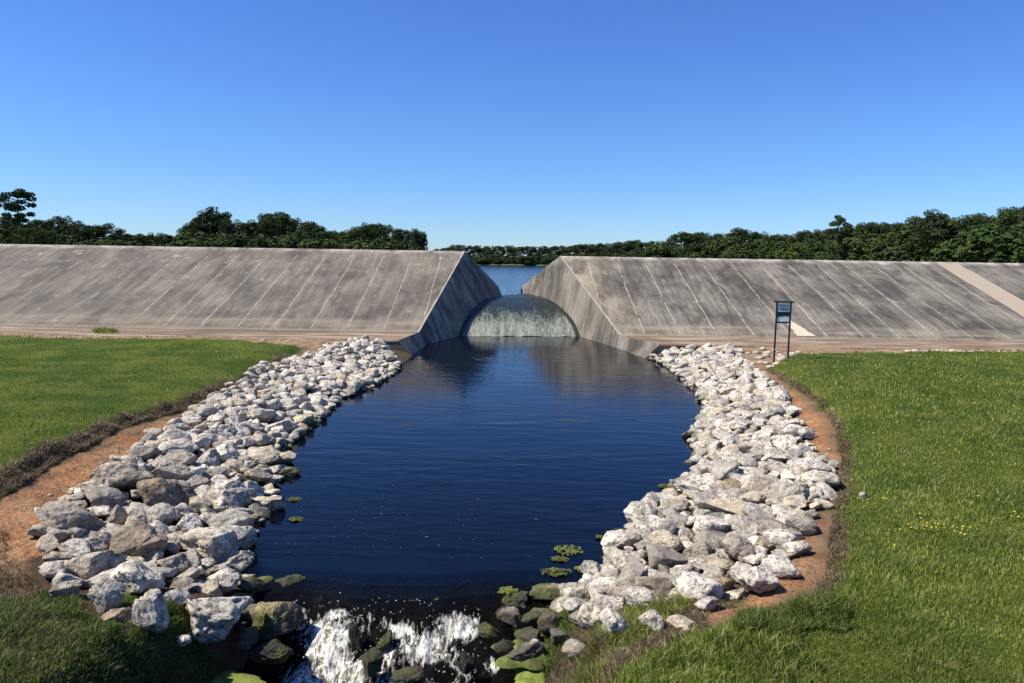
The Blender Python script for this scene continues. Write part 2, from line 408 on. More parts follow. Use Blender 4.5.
def embankment(side):
    sg = -1 if side == 'l' else 1
    Zc = ZL if side == 'l' else ZR
    A = (AL if side == 'l' else AR).copy(); PL_ = PLL if side == 'l' else PLR
    H = (TL if side == 'l' else TR).copy()
    H2 = H2L if side == 'l' else H2R
    Wp = Vector((ARL if side == 'l' else ARR)[-1])
    B = hit(498.6, 286.7, PL_) if side == 'l' else hit(521, 287, PL_)
    C0 = at_z(413.7, 354.5, 0) if side == 'l' else at_z(644, 358, 0); C0.y = YF
    C1 = Vector((C0.x+sg*.72, YF, ZA))
    FAR = sg*160
    lab = ('long weathered concrete embankment left of the spillway notch, browner and with worn joints' if side == 'l'
           else 'long streaked concrete embankment right of the spillway notch, with one broad pale strip')
    e = empty('concrete_embankment', (A.x, YF, 0), lab, 'embankment')
    inv = Vector((-A.x, -YF, 0))
    def add(name, V, Fq, mat, hor, fall, org):
        o = faces_uv(name, V, Fq, mat, None, hor, fall, org); o.parent = e; o.location = inv; return o
    sl = MAT['slope_'+side]; wg = MAT['wing_'+side]
    # slope
    T = onz(PL_, YT, ZA)
    A2 = A.copy(); V = [A2, Vector((FAR, YC, Zc)), Vector((FAR, YT, ZA)), T]
    fall = Vector((0, -(YC-YT), -(Zc-ZA))).normalized(); hor = Vector((1, 0, 0))
    F1 = (0, 1, 2, 3) if side == 'l' else (3, 2, 1, 0)
    add('slope_face', V, [F1], sl, hor, fall, Vector((0 if side=='l' else 12.5-10.25+1.025-1.02, YC, Zc)))
    # crest + upstream slope
    A3 = Vector((A.x+sg*.02, YC+.45, Zc)); V = [A2, Vector((FAR, YC, Zc)), Vector((FAR, YC+.45, Zc)), A3]
    add('crest', V, [(0, 1, 2, 3)], MAT['edge'], hor, Vector((0, -1, 0)), A)
    yb = YC+7; V = [A3, Vector((FAR, YC+.45, Zc)), Vector((FAR, yb, LAKE-.6)), Vector((A3.x, yb, LAKE-.6))]
    add('upstream_face', V, [(0, 1, 2, 3)], MAT['edge'], hor, Vector((0, 1, 0)), A)
    lip = Vector((ARL if side == 'l' else ARR)[0])
    V = [A3, B, Vector((B.x, B.y, LAKE-.6)), Vector((A3.x, A3.y, LAKE-.6)), lip, Vector((lip.x, lip.y, LAKE-.6)), Vector((A3.x, yb, LAKE-.6))]
    add('abutment', V, [(0, 1, 2, 3), (1, 4, 5, 2), (0, 3, 6)], MAT['edge'], hor, Vector((0, 0, -1)), A)
    # wing face: fan from A round the arch of the overflow
    ar = ARL if side == 'l' else ARR
    rim = [T, Vector((H2.x, H2.y, -.0))]
    rim += [Vector((H2.x, H2.y, -.6)), Vector((Wp.x, Wp.y, -.6))][:0]
    rim += [Wp]+[Vector(p) for p in ar[::-1][1:]]+[B, A3]
    rings = []; n = 10
    for t in np.linspace(0, 1, n+1):
        for p in rim: rings.append(A.lerp(p, t))
    m_ = len(rim); Fq = []
    for i in range(n):
        for j in range(m_-1):
            q = i*m_+j; Fq.append((q, q+1, q+m_+1, q+m_))
    n_ = PL_[0]; fl = Vector((n_.x*n_.z, n_.y*n_.z, n_.z*n_.z-1)).normalized(); hr = fl.cross(n_).normalized()
    # under-water skirt
    base = len(rings); rings += [Vector((H2.x, H2.y, 0)), Vector((Wp.x, Wp.y, 0)), Vector((Wp.x-sg*.5, Wp.y-.1, -1)), Vector((H2.x-sg*.5, H2.y-.1, -1))]
    Fq.append((base, base+1, base+2, base+3))
    wf_ = add('wing_face', rings, Fq, wg, hr, fl, A)

    # apron: top, front wall, sloped channel side
    Hn = Vector((C1.x+(T.x-C1.x), YT, ZA))
    V = [C1, Vector((FAR, YF, ZA)), Vector((FAR, YT, ZA)), Hn]
    add('apron', V, [(0, 1, 2, 3)], MAT['apron'], hor, Vector((0, -1, 0)), A)
    # pale raised edge along the apron front
    V = [Vector((C1.x, YF-.02, ZA+.02)), Vector((FAR, YF-.02, ZA+.02)), Vector((FAR, YF+.22, ZA+.02)), Vector((C1.x, YF+.22, ZA+.02)),
         Vector((C1.x, YF-.02, ZA-.08)), Vector((FAR, YF-.02, ZA-.08))]
    add('kerb', V, [(0, 1, 2, 3), (0, 4, 5, 1)], MAT['kerb'], hor, Vector((0, -1, 0)), A)
    D0 = Vector((C0.x-sg*.9, YF, -1.0))
    V = [Vector((C1.x, YF, ZA-.08)), Vector((FAR, YF, ZA-.08)), Vector((FAR, YF, -1)), D0]
    add('front_wall', V, [(0, 1, 2, 3)], MAT['wallconc'], hor, Vector((0, 0, -1)), A)
    C0b = Vector((C0.x, YF-.03, 0)); C1b = Vector((C1.x, YF-.03, ZA+.02))
    V = [C1b, C0b, D0, Hn, Vector((H2.x, H2.y, 0)), Vector((H2.x-sg*.5, H2.y, -1)), C1b+Vector((sg*.1, 0, 0)), C0b+Vector((sg*.12, 0, -.02))]
    add('channel_wall', V, [(0, 1, 4, 3), (1, 2, 5, 4), (0, 6, 7, 1)], wg, Vector((0, 1, 0)), Vector((-sg*.7, 0, -.7)), A)
    # pale ridge along the hip
    V = []; hipd = (T-A)
    side_v = Vector((sg*1, 0, 0))
    for i in range(24):
        t = i/23; p = A+hipd*t; w = .05+.015*math.sin(i*1.7)+.02*random.random()
        V += [p+Vector((0, 0, .012)), p+side_v*w*1.6+Vector((0, 0, .014))]
    add('ridge', V, [(2*i, 2*i+1, 2*i+3, 2*i+2) for i in range(23)], MAT['edge'], hor, fall, A)
    if side == 'r':
        nrm = Vector((0, -(Zc-ZA), (YC-YT))).normalized()*.012
        def patch(xa, xb, va, vb, lab, pm='patch'):
            c = Vector((0, YC, Zc)); V = []
            npt = 14
            for i in range(npt+1):
                v = va+(vb-va)*i/npt; j1, j2 = random.uniform(-.05, .05), random.uniform(-.05, .05)
                xa_ = xa[0]+(xa[1]-xa[0])*i/npt; xb_ = xb[0]+(xb[1]-xb[0])*i/npt
                V += [c+fall*v+Vector((xa_+j1, 0, 0))+nrm, c+fall*v+Vector((xb_+j2, 0, 0))+nrm]
            o = add('repair_strip', V, [(2*i, 2*i+1, 2*i+3, 2*i+2) for i in range(npt)], MAT[pm], hor, fall, A); o['label'] = lab
        patch((30.7, 30.7), (32.3, 32.5), .3, 14.0, 'broad pale strip running down the whole slope')
        patch((16.0, 15.95), (16.2, 17.0), 11.3, 13.9, 'small cream repair patch at the foot of the slope', 'cream')
    return e
embankment('l'); embankment('r')
# weir with its sheet of falling water
we = empty('overflow_weir', (0, 53.5, 0), 'rounded concrete weir with water sheeting over it between the two embankments', 'weir')
def weir_grid(off, inset, nU=90, nV=60):
    V = []; foam = []; kk = np.linspace(0, 1, len(ARL)); L_ = np.array(ARL); R_ = np.array(ARR)
    for j in range(nV+1):
        s = j/nV; a = np.array([np.interp(s, kk, L_[:, c]) for c in range(3)]); b = np.array([np.interp(s, kk, R_[:, c]) for c in range(3)])
        w_ = b-a; ln = np.linalg.norm(w_); e_ = w_/ln
        for i in range(nU+1):
            u = i/nU; p = a-e_*inset+(w_+2*e_*inset)*u+np.array([0, -.3*off, off]); V.append(p); foam.append(min(u, 1-u)*ln)
    return np.array(V), foam
def gridfaces(nU, nV):
    I, J = np.meshgrid(np.arange(nU), np.arange(nV)); a = (J*(nU+1)+I).ravel()
    return np.stack([a, a+1, a+nU+2, a+nU+1], 1)
V, _ = weir_grid(-.06, .35)
o = mesh_np('weir_body', V-np.array([0, 53.5, 0]), gridfaces(90, 60), MAT['rock_black'], we, smooth=True)
V, fo = weir_grid(.0, -.02, 160, 120)
V[:, 2] += .035*fbm(V*np.array([4, .8, 1.0]), 4, 8)
def fallmat():
    m, nt, b, o = newmat('falling_water'); k = N(nt); p = k.pos(); s = k.sep(p)
    st = k.noise(k.map(p, (9, 1.6, 2.2)), 1, 7, .75, .5)
    st2 = k.noise(k.map(p, (2.2, .25, .4)), 1, 4, .6)
    fl = k.noise(k.map(p, (14, 8, 9)), 1, 5, .8)
    hgt = k.rng(s[2], 1.95, .5, -.26, .04)
    f = k.m('ADD', k.m('ADD', k.m('MULTIPLY', st, .55), k.m('MULTIPLY', st2, .35)), k.m('ADD', k.m('MULTIPLY', fl, .35), hgt))
    ed = k.rng(k.attr('edge'), .0, .35, -.4, 0)
    f = k.m('ADD', f, ed)
    w = k.rng(f, .50, .80)
    w = k.m('MAXIMUM', w, k.m('MULTIPLY', k.m('MULTIPLY', k.rng(s[2], .22, .0), k.rng(k.noise(p, 3.5, 5, .75), .42, .60)), k.rng(k.attr('edge'), .15, .4)))
    c = k.mix(w, (.018, .024, .016), (.36, .39, .32))
    nt.links.new(c, b.inputs['Base Color']); nt.links.new(k.rng(w, 0, 1, .35, .8), b.inputs['Roughness'])
    b.inputs['Specular IOR Level'].default_value = .22
    k.bump(k.m('ADD', st, fl), .7, .06, b); return m
o = mesh_np('water_sheet', V-np.array([0, 53.5, 0]), gridfaces(160, 120), fallmat(), we, smooth=True, attrs={'edge': fo})
# foam line at the foot
MAT['foam'] = simple('white_foam', (.74, .76, .74), var=.25, scale=25)
# ------------------------------------------------------------------ lake and far land
sheet('lake_water', [tuple(ARL[0][:2]), tuple(ARR[0][:2]), (1.6, 61.5), (3, 62.6), (70, 62.6), (60, 100), (62, 150), (60, 240), (30, 279), (-46, 279), (-24, 190), (-13, 150), (-14, 112), (-50, 108), (-60, 62), (-3, 62), (-1.9, 59)], LAKE, MAT['lake'])
MAT['farland'] = simple('far_shore_turf', (.06, .085, .03), var=.4, scale=.1)
sheet('land', [(-4000, 62), (4000, 62), (4000, 5000), (-4000, 5000)], LAKE-.06, MAT['farland'])
# marsh fringe at the far shore
xs = np.linspace(-44, 50, 150); V = []
for j in range(4):
    for xx in xs: V.append((xx, 277+j*1.8+fbm2(np.array([xx]), np.array([0.]), .2, 2)[0]*1.0, LAKE-.02+[0, .45, .6, .3][j]+.12*vnoise([[xx*1.5, j*9, 1]])[0]*(j > 0)))
tag(mesh_np('marsh_grass', V, gridfaces(149, 3), simple('marsh_green', (.06, .085, .03), var=.4, scale=.5), smooth=True),
    'pale green marsh fringe along the far shore below the trees', 'marsh grass', kind='stuff')
# ------------------------------------------------------------------ trees
def leafmat(name, A, B):
    m, nt, b, o = newmat(name); k = N(nt)
    r = k.geo('Random Per Island'); p = k.pos()
    c = k.mix(r, A, B); c = k.mix(k.rng(k.noise(p, .35, 3), .35, .65, 0, .6), c, tuple(v*.55 for v in A))
    c = k.mix(k.m('MULTIPLY', k.orand(), .3), c, (.075, .085, .028))
    nt.links.new(c, b.inputs['Base Color']); b.inputs['Specular IOR Level'].default_value = .08
    return m
MAT['pine'] = leafmat('dark_needles', (.020, .040, .015), (.048, .078, .027))
MAT['leaf'] = leafmat('summer_leaves', (.025, .050, .014), (.058, .092, .025))
MAT['lime'] = leafmat('light_leaves', (.045, .075, .016), (.085, .12, .028))
MAT['bark'] = simple('bark', (.06, .048, .038), var=.4, scale=4)
def tube(pts, rad, seg=7):
    V = []; Fq = []
    for i, p in enumerate(pts):
        p = np.array(p); d = np.array(pts[min(i+1, len(pts)-1)])-np.array(pts[max(i-1, 0)]); d = d/(np.linalg.norm(d)+1e-9)
        a = np.cross(d, [0.3, .9, .1]); a /= np.linalg.norm(a); b = np.cross(d, a)
        for k in range(seg):
            t = 2*math.pi*k/seg; V.append(p+rad[i]*(math.cos(t)*a+math.sin(t)*b))
    for i in range(len(pts)-1):
        for k in range(seg): q = i*seg; Fq.append((q+k, q+(k+1) % seg, q+seg+(k+1) % seg, q+seg+k))
    return V, Fq
def join(parts):
    V = []; Fq = []
    for v, f in parts:
        n = len(V); V += list(v); Fq += [tuple(i+n for i in q) for q in f]
    return V, Fq
def leaves(cl, n_per, size, rng):
    """cl: list of (centre, radii). Leaf faces through each clump, denser at its skin."""
    Vs = []
    for c, r in cl:
        n = int(n_per*max(.4, (r[0]*r[1]*r[2])**.55))
        d = rng.normal(size=(n, 3)); d /= np.linalg.norm(d, axis=1)[:, None]
        rr = rng.uniform(.55, 1.08, n)**.6
        P = np.array(c)+d*rr[:, None]*np.array(r)
        nrm = d+rng.normal(size=(n, 3))*.7+np.array([0, 0, .3]); nrm /= np.linalg.norm(nrm, axis=1)[:, None]
        a = np.cross(nrm, rng.normal(size=(n, 3))); a /= np.linalg.norm(a, axis=1)[:, None]; b = np.cross(nrm, a)
        s = size*rng.uniform(.6, 1.3, n)[:, None]
        Vs.append(np.stack([P-a*s, P-b*s*.55, P+a*s, P+b*s*.55], 1).reshape(-1, 3))
    V = np.concatenate(Vs); return V, np.arange(len(V)).reshape(-1, 4)
def tree_meshes(kind, seed, H=12.0):
    rng = np.random.default_rng(seed); cl = []; limbs = []
    lean = rng.uniform(-.03, .03, 2)*H
    tp = [(lean[0]*t*t, lean[1]*t*t, H*t*.95) for t in np.linspace(0, 1, 8)]
    limbs.append(tube(tp, [.013*H*(1-.9*t)+.01 for t in np.linspace(0, 1, 8)]))
    def limb(z, az, L, rise):
        p0 = np.array([lean[0]*(z/H)**2, lean[1]*(z/H)**2, z]); e = p0+np.array([math.cos(az)*L, math.sin(az)*L, rise])
        mid = (p0+e)/2+np.array([0, 0, rise*.25]); limbs.append(tube([p0, mid, e], [.008*H, .006*H, .003*H], 5)); return e
    if kind == 'lone':   # flat-topped tall pine with layered plates
        for z, L, w in ((.97, .03, .10), (.93, .09, .11), (.90, .12, .10), (.85, .16, .09), (.78, .20, .09), (.77, .17, .09), (.70, .17, .08), (.66, .2, .08), (.60, .12, .08), (.5, .13, .09), (.46, .10, .1), (.40, .14, .1), (.34, .12, .12), (.3, .1, .12)):
            for s in (0, math.pi, 1.5, 4.6, 2.4):
                if rng.random() < .66:
                    z2 = z+rng.uniform(-.03, .03); e = limb(z2*H-.03*H, s+rng.uniform(-.5, .5), L*H*rng.uniform(.55, 1.2), .03*H*rng.uniform(.5, 1.6))
                    cl.append((e, (w*H*.66, w*H*.66, w*H*.34)))
    elif kind == 'pine':
        for i in range(46):
            z = H*(.26+.68*rng.random()**.8); t = (z/H-.28)/.72
            R = H*.25*(math.sin(math.pi*min(1, t*.75+.22))**.7)
            e = limb(z-.04*H, rng.uniform(0, 6.28), R*rng.uniform(.35, 1.05), .05*H)
            w = H*rng.uniform(.045, .085); cl.append((e, (w, w, w*.62)))
        cl.append(((lean[0], lean[1], H*.95), (H*.08, H*.08, H*.055)))
    elif kind == 'broad':
        for i in range(64):
            z = H*(.08+.86*rng.random()**.85); t = z/H
            R = H*.40*(max(0, 1-((t-.5)/.55)**2))**.5
            e = limb(z-.05*H, rng.uniform(0, 6.28), R*rng.uniform(.3, .95), .05*H)
            w = H*rng.uniform(.055, .105); cl.append((e, (w, w, w*.8)))
    else:               # bush
        for i in range(20):
            az = rng.uniform(0, 6.28); R = H*.4*rng.random()**.5; z = H*rng.uniform(.12, .78)*(1-.35*R/(H*.4))
            cl.append(((math.cos(az)*R, math.sin(az)*R, z), (H*.19, H*.19, H*.17)))
        limbs.append(tube([(0, 0, 0), (.1, .1, H*.5)], [.03*H, .015*H], 5))
    V, Fq = leaves(cl, 150 if kind != 'lone' else 300, (.0165 if kind != 'lone' else .016)*H if kind != 'bush' else .03*H, rng)
    tv, tf = join(limbs); return (V, Fq), (np.array(tv), tf)
PROTO = {}
def proto(kind, seed, mat):
    key = (kind, seed, mat)
    if key not in PROTO:
        (V, Fq), (tv, tf) = tree_meshes(kind, seed)
        c = mesh_np('crown', V, Fq, MAT[mat]); t = mesh_np('trunk', tv, tf, MAT['bark'])
        PROTO[key] = (c.data, t.data); bpy.data.objects.remove(c); bpy.data.objects.remove(t)
    return PROTO[key]
NAMES = {'lone': 'pine_tree', 'pine': 'pine_tree', 'broad': 'broadleaf_tree', 'bush': 'bush'}
ntree = 0
def plant(px, top, D, kind, seed, mat, label, group, wf=1.0, z0=LAKE):
    global ntree
    b = at_y(px, 255, D); t = at_y(px, top, D); Ht = max(1.5, t.z-z0)
    cm, tm = proto(kind, seed, mat); s = Ht/12.0/(.99 if kind != 'bush' else .9)
    e = empty(NAMES[kind], (b.x, D, z0-.05), label, NAMES[kind].replace('_', ' ') if kind == 'bush' else 'tree', group)
    e.rotation_euler = (0, 0, random.uniform(0, 6.28)); e.scale = (s*wf, s*wf, s)
    for nm, me in (('trunk', tm), ('crown', cm)):
        o = bpy.data.objects.new(nm, me); COL.objects.link(o); o.parent = e
    ntree += 1
topL = [(-80, 212), (-30, 214), (0, 211), (12, 216), (32, 221), (43, 218), (67, 215), (86, 221), (107, 222), (116, 231), (125, 228), (133, 232), (150, 231), (168, 233), (178, 236), (185, 233), (191, 221), (215, 208), (231, 218), (246, 223), (261, 217), (279, 212), (298, 218), (312, 219), (327, 228), (335, 231), (344, 229), (355, 229), (369, 222), (388, 224), (402, 228), (418, 229)]
topR = [(432, 249), (440, 247), (456, 244), (489, 245), (539, 246), (572, 244), (606, 242), (639, 239), (659, 235), (679, 230), (684, 232), (704, 231), (740, 227), (767, 230), (794, 231), (827, 228), (850, 228), (863, 217), (883, 218), (900, 218), (930, 210), (946, 216), (973, 212), (993, 216), (1016, 205), (1060, 208), (1120, 205)]
fL = lambda p: np.interp(p, *zip(*topL)); fR = lambda p: np.interp(p, *zip(*topR))
plant(20, 189, 118, 'lone', 3, 'pine', 'tall lone pine with flat layered crown towering over the trees at far left', None, 1.0)
plant(215, 207, 140, 'pine', 5, 'pine', 'tallest tree of the left clump, rounded top, standing at its left end', None, 1.25)
plant(196, 222, 138, 'broad', 6, 'leaf', 'shorter leafy tree leaning out at the left end of the left clump', None, .8)
plant(279, 212, 142, 'pine', 7, 'pine', 'domed pine rising above the middle of the left clump of trees', None, 1.2)
plant(369, 222.5, 143, 'broad', 8, 'pine', 'round-topped dark tree near the right end of the left clump', None, .85)
plant(419, 229, 145, 'broad', 9, 'pine', 'last dark tree at the right end of the left clump, beside open sky', None, .62)
plant(837, 217.5, 172, 'lone', 4, 'pine', 'thin-crowned pine poking above the right treeline', None, .9)
plant(930, 209.5, 158, 'pine', 5, 'pine', 'broad domed pine standing highest left of the frame corner in the right treeline', None, 1.3)
plant(1016, 205, 146, 'broad', 6, 'leaf', 'tallest leafy tree at the right edge of the photo', None, .9)
for px, tp in ((28, 226), (46, 228)):
    plant(px, tp, 100, 'broad', 12, 'lime', 'light green leafy tree in front of the dark trees under the tall lone pine', 'light green trees at far left', 1.0)
p = -70
GLB = 'dark green tree in the row behind the left embankment'
while p < 424:
    D = 132+random.uniform(-6, 14)
    kd = random.choice(['pine', 'broad', 'pine', 'broad', 'broad'])
    wf = random.uniform(.8, 1.1)*(.7 if p > 395 else 1)
    if kd == 'pine': wf *= 1.25
    plant(min(p, 418), fL(p)+random.uniform(0, 5), D, kd, random.choice([21, 22, 23]), random.choice(['pine', 'pine', 'leaf']), GLB, 'trees behind the left embankment', wf)
    p += max(4.5, (247-fL(p))*.34)*random.uniform(.7, 1.2)
p = -60
while p < 415:
    plant(p, min(244, fL(p)+random.uniform(9, 17)), 118+random.uniform(-3, 5), 'bush', random.choice([31, 32]), random.choice(['leaf', 'lime', 'leaf', 'pine']),
          'rounded bush in the low growth just behind the left embankment crest', 'bushes behind the left embankment', random.uniform(1.2, 1.7)); p += random.uniform(9, 14)
p = 430
while p < 1110:
    t = np.clip((p-600)/420, 0, 1); D = 285-137*t
    far = p < 640
    kd = random.choice(['pine', 'broad', 'broad']); jit = random.uniform(0, 2.0) if far else random.uniform(0, 6)
    wf = random.uniform(.85, 1.15)*(1.3 if kd == 'pine' else 1)*(1.35 if far else 1)
    plant(p, fR(p)+jit, D+random.uniform(0, 10), kd, random.choice([21, 22, 23]), random.choice(['pine', 'pine', 'leaf']),
          'small distant tree in the even treeline across the lake' if far else 'dark green tree in the treeline behind the right embankment',
          'trees across the lake' if far else 'trees behind the right embankment', wf)
    p += random.uniform(5.5, 8.5) if far else random.uniform(8, 13)
p = 434
while p < 1100:
    t = np.clip((p-600)/420, 0, 1); D = 281-143*t; far = p < 640
    plant(p, min(fR(p)+random.uniform(6, 12), 262), D, 'bush', random.choice([31, 32]), random.choice(['leaf', 'pine', 'leaf', 'lime'] if not far else ['leaf', 'pine']),
          'low bush at the foot of the distant treeline across the lake' if far else 'rounded bush in front of the treeline behind the right embankment',
          'bushes across the lake' if far else 'bushes behind the right embankment', random.uniform(1.3, 1.8)); p += random.uniform(8, 12) if far else random.uniform(13, 20)
print('trees', ntree)
# ------------------------------------------------------------------ rocks
bmi = bmesh.new(); ICO = {}
for sd in (3, 4, 5):
    b2 = bmesh.new(); bmesh.ops.create_icosphere(b2, subdivisions=sd, radius=1)
    ICO[sd] = (np.array([v.co[:] for v in b2.verts]), np.array([[v.index for v in f.verts] for f in b2.faces])); b2.free()
def rock_verts(seed, sub):
    rng = np.random.default_rng(seed); V = ICO[sub][0].copy()
    for _ in range(int(rng.integers(9, 15))):
        n = rng.normal(size=3)*np.array([1, 1, .9]); n /= np.linalg.norm(n); o = rng.uniform(.42, .80)
        d = V@n-o; V -= np.where(d > 0, d*.94, 0)[:, None]*n
    L = np.linalg.norm(V, axis=1)[:, None]; Dn = V/L
    lo = fbm(V*1.5+seed, 3, seed % 50); hi = fbm(V*5.0+seed*2, 3, seed % 31)
    rid = 1-np.abs(fbm(V*2.6+seed*3, 3, seed % 17)); rid2 = 1-np.abs(fbm(V*np.array([4, 7, 9.])+seed*5, 3, seed % 13))
    V = V+Dn*(lo*.10+hi*.035-np.clip(rid-.80, 0, 1)*.35-np.clip(rid2-.82, 0, 1)*.22)[:, None]
    V = V/np.array([np.ptp(V[:, 0])/2, np.ptp(V[:, 1])/2, np.ptp(V[:, 2])/2])
    return V
HERO = []; RV = {}
def rock_data(seed, sub, mat):
    key = (seed, sub, mat)
    if key not in RV:
        o = mesh_np('boulder', rock_verts(seed, sub), ICO[sub][1], MAT[mat], smooth=True); RV[key] = o.data; bpy.data.objects.remove(o)
    return RV[key]
placed = []   # x, y, r
def put_rock(loc, size, rot, seed, sub, mat, label, group=None, cat='boulder'):
    o = bpy.data.objects.new('boulder', rock_data(seed, sub, mat)); COL.objects.link(o)
    o.location = loc; o.scale = size; o.rotation_euler = rot
    return tag(o, label, cat, group)
# (px, py, w, h, tilt deg, material, label)
G, P_, W_, T_, K_ = 'rock_grey', 'rock', 'rock_wet', 'rock_tan', 'rock_black'
LN = 'big rocks at the near end of the left bank'; RN = 'big rocks at the near end of the right bank'; XN = 'rocks along the ledge'
HR = [
 (74,519,64,34,-14,G,'long grey flat-topped boulder at the outer left edge of the pile, on orange soil'),
 (96,545,30,30,0,G,None),(72,545,24,13,0,T_,None),(57,558,28,15,-8,G,'small pale stone lying alone on orange soil below the long grey boulder'),
 (96,565,62,32,6,G,'broad grey boulder with dark underside, just below the cluster on the left soil edge'),
 (137,544,58,40,18,T_,'tan-topped boulder with dark crack in the near left pile'),
 (68,591,30,18,0,G,None),(102,596,34,40,0,P_,'pale upright block beside the weeds at bottom left'),
 (142,580,54,40,-16,P_,'rough grey-white boulder above the tall upright stone'),
 (154,613,34,56,6,P_,'tall narrow upright white stone at the bottom of the left pile'),
 (209,614,72,56,-4,P_,'largest white boulder at the bottom of the left pile, beside the dark water'),
 (177,563,34,28,0,G,None),(214,547,62,38,-12,P_,'big rounded white boulder above the pond corner on the left bank'),(236,526,48,28,0,P_,None),
 (134,520,24,24,0,P_,None),(117,517,22,22,0,G,None),(161,519,38,28,-10,P_,None),(188,527,28,26,0,P_,None),(177,540,32,22,20,G,None),
 (220,583,38,28,0,P_,None),(236,560,34,24,0,P_,None),(180,641,20,11,0,P_,'small white stone at the foot of the tall upright stone'),(123,616,34,20,0,T_,None),
 (272,619,56,38,5,T_,'brown wet boulder at the left edge of the cascade'),(290,588,38,24,0,W_,'mossy rock with a white spot at the left end of the ledge'),
 (250,587,24,20,0,W_,None),(238,600,30,14,0,W_,None),
 (119,478,54,36,4,G,'dark grey double-humped boulder on the upper left edge of the near pile'),(105,499,50,28,-24,G,'grey boulder wedged above the long flat boulder'),
 (162,494,56,42,0,T_,'large rounded yellowish mossy boulder in the near left pile'),(165,474,54,24,0,P_,None),
 (146,453,32,17,0,G,None),(182,449,42,22,0,P_,None),(178,462,44,22,8,G,None),(199,507,22,22,0,P_,None),
 (230,496,52,34,-6,P_,'wide white boulder halfway down the left bank near the water'),(217,472,30,18,0,P_,None),(242,457,24,14,0,P_,None),
 (260,440,38,18,0,P_,None),(262,458,36,22,0,P_,None),(258,477,24,18,0,G,None),(285,459,26,16,0,P_,None),(286,472,24,12,0,W_,'rock with bright green algae at the left waterline'),
 (270,503,32,17,0,P_,None),(312,449,15,8,0,G,'small dark rock alone in the water off the left bank'),(217,400,22,14,0,P_,None),(260,416,28,19,0,P_,None),(214,433,38,17,0,P_,None),
 (246,520,30,15,0,P_,None),(196,484,30,20,0,G,None),(208,520,26,20,0,P_,None),
 (820,480,44,26,0,P_,'large square flat-faced white block at the outer edge of the right bank'),
 (756,583,42,30,0,P_,'blocky cream boulder at the near end of the right bank, beside the grass'),
 (717,584,38,22,8,T_,None),(778,567,44,26,0,P_,None),(793,549,30,24,0,P_,None),(722,567,32,20,0,G,None),(685,576,30,24,0,G,None),
 (706,605,24,19,0,P_,None),(645,599,50,24,-12,P_,'long smooth white boulder lying level above the near right grass'),
 (617,627,46,28,-34,P_,'elongated white boulder slanting down to the right, next to dry grass'),(653,622,26,28,0,P_,None),(683,624,34,15,0,P_,None),
 (697,551,30,26,0,G,None),(739,552,44,30,0,G,'dark-shadowed grey boulder in the middle of the near right bank'),(631,560,36,28,0,P_,'bright white boulder at the waterline of the near right bank'),(667,545,38,28,-10,P_,None),
 (653,530,32,17,0,P_,None),(708,530,42,24,0,P_,None),(678,526,22,15,0,G,None),(736,509,68,24,-8,P_,'long white boulder crossing the middle of the right bank'),
 (789,494,40,30,10,P_,'angular white boulder below the square block on the right bank'),(802,523,32,28,0,P_,'white boulder against orange soil at the outer right edge'),(772,526,42,19,0,G,None),
 (764,545,28,22,0,G,None),(747,489,42,15,-8,T_,None),(690,487,50,13,-12,P_,None),(700,497,48,14,-14,P_,None),(609,565,17,16,0,P_,'small round white stone at the waterline beside the two leaning stones'),
 (595,573,30,17,-28,P_,'upper of the two leaning wedge stones at the right waterline'),(601,587,34,24,-28,P_,'lower of the two leaning wedge stones at the right waterline'),
 (577,606,24,16,0,P_,'small square white stone beside the mossy rocks'),(591,620,30,32,-35,P_,None),(609,604,36,18,0,P_,None),
 (577,647,26,22,0,G,'grey stone standing in moss above the bright algae mat'),(541,650,26,15,0,P_,None),
 (516,600,30,26,0,W_,None),(549,592,38,20,0,W_,None),(552,621,26,28,0,W_,'brown slimy rock in the middle of the mossy rocks'),(534,620,22,20,0,W_,None),(524,636,22,20,0,W_,None),(560,637,24,18,0,W_,None),
 (488,611,26,17,0,T_,'rusty orange rock at the right end of the ledge'),(489,630,30,16,-30,T_,'tan slab tilted beside the cascade'),(505,615,22,20,0,K_,None),(505,648,24,24,0,K_,None),
 (385,642,15,28,-18,W_,'pointed green-brown rock splitting the cascade'),(357,640,12,40,14,K_,'thin dark rock rib between the two white streams'),(411,676,34,18,0,W_,'rounded wet rock at the bottom edge of the cascade'),(374,664,22,30,-16,K_,None),(468,664,16,26,12,K_,None),
 (314,603,34,14,0,K_,None),(342,601,30,13,0,K_,None),(368,604,34,14,0,K_,None),(396,602,26,12,0,W_,None),(420,605,32,14,0,K_,None),(447,605,28,14,0,K_,None),(470,607,26,14,0,K_,None),
 (270,652,44,26,0,K_,None),
 (651,497,10,9,0,P_,None),(692,421,9,5,0,P_,None),(688,463,12,8,0,P_,None),(655,432,0,0,0,P_,None),
]
hero_n = 0
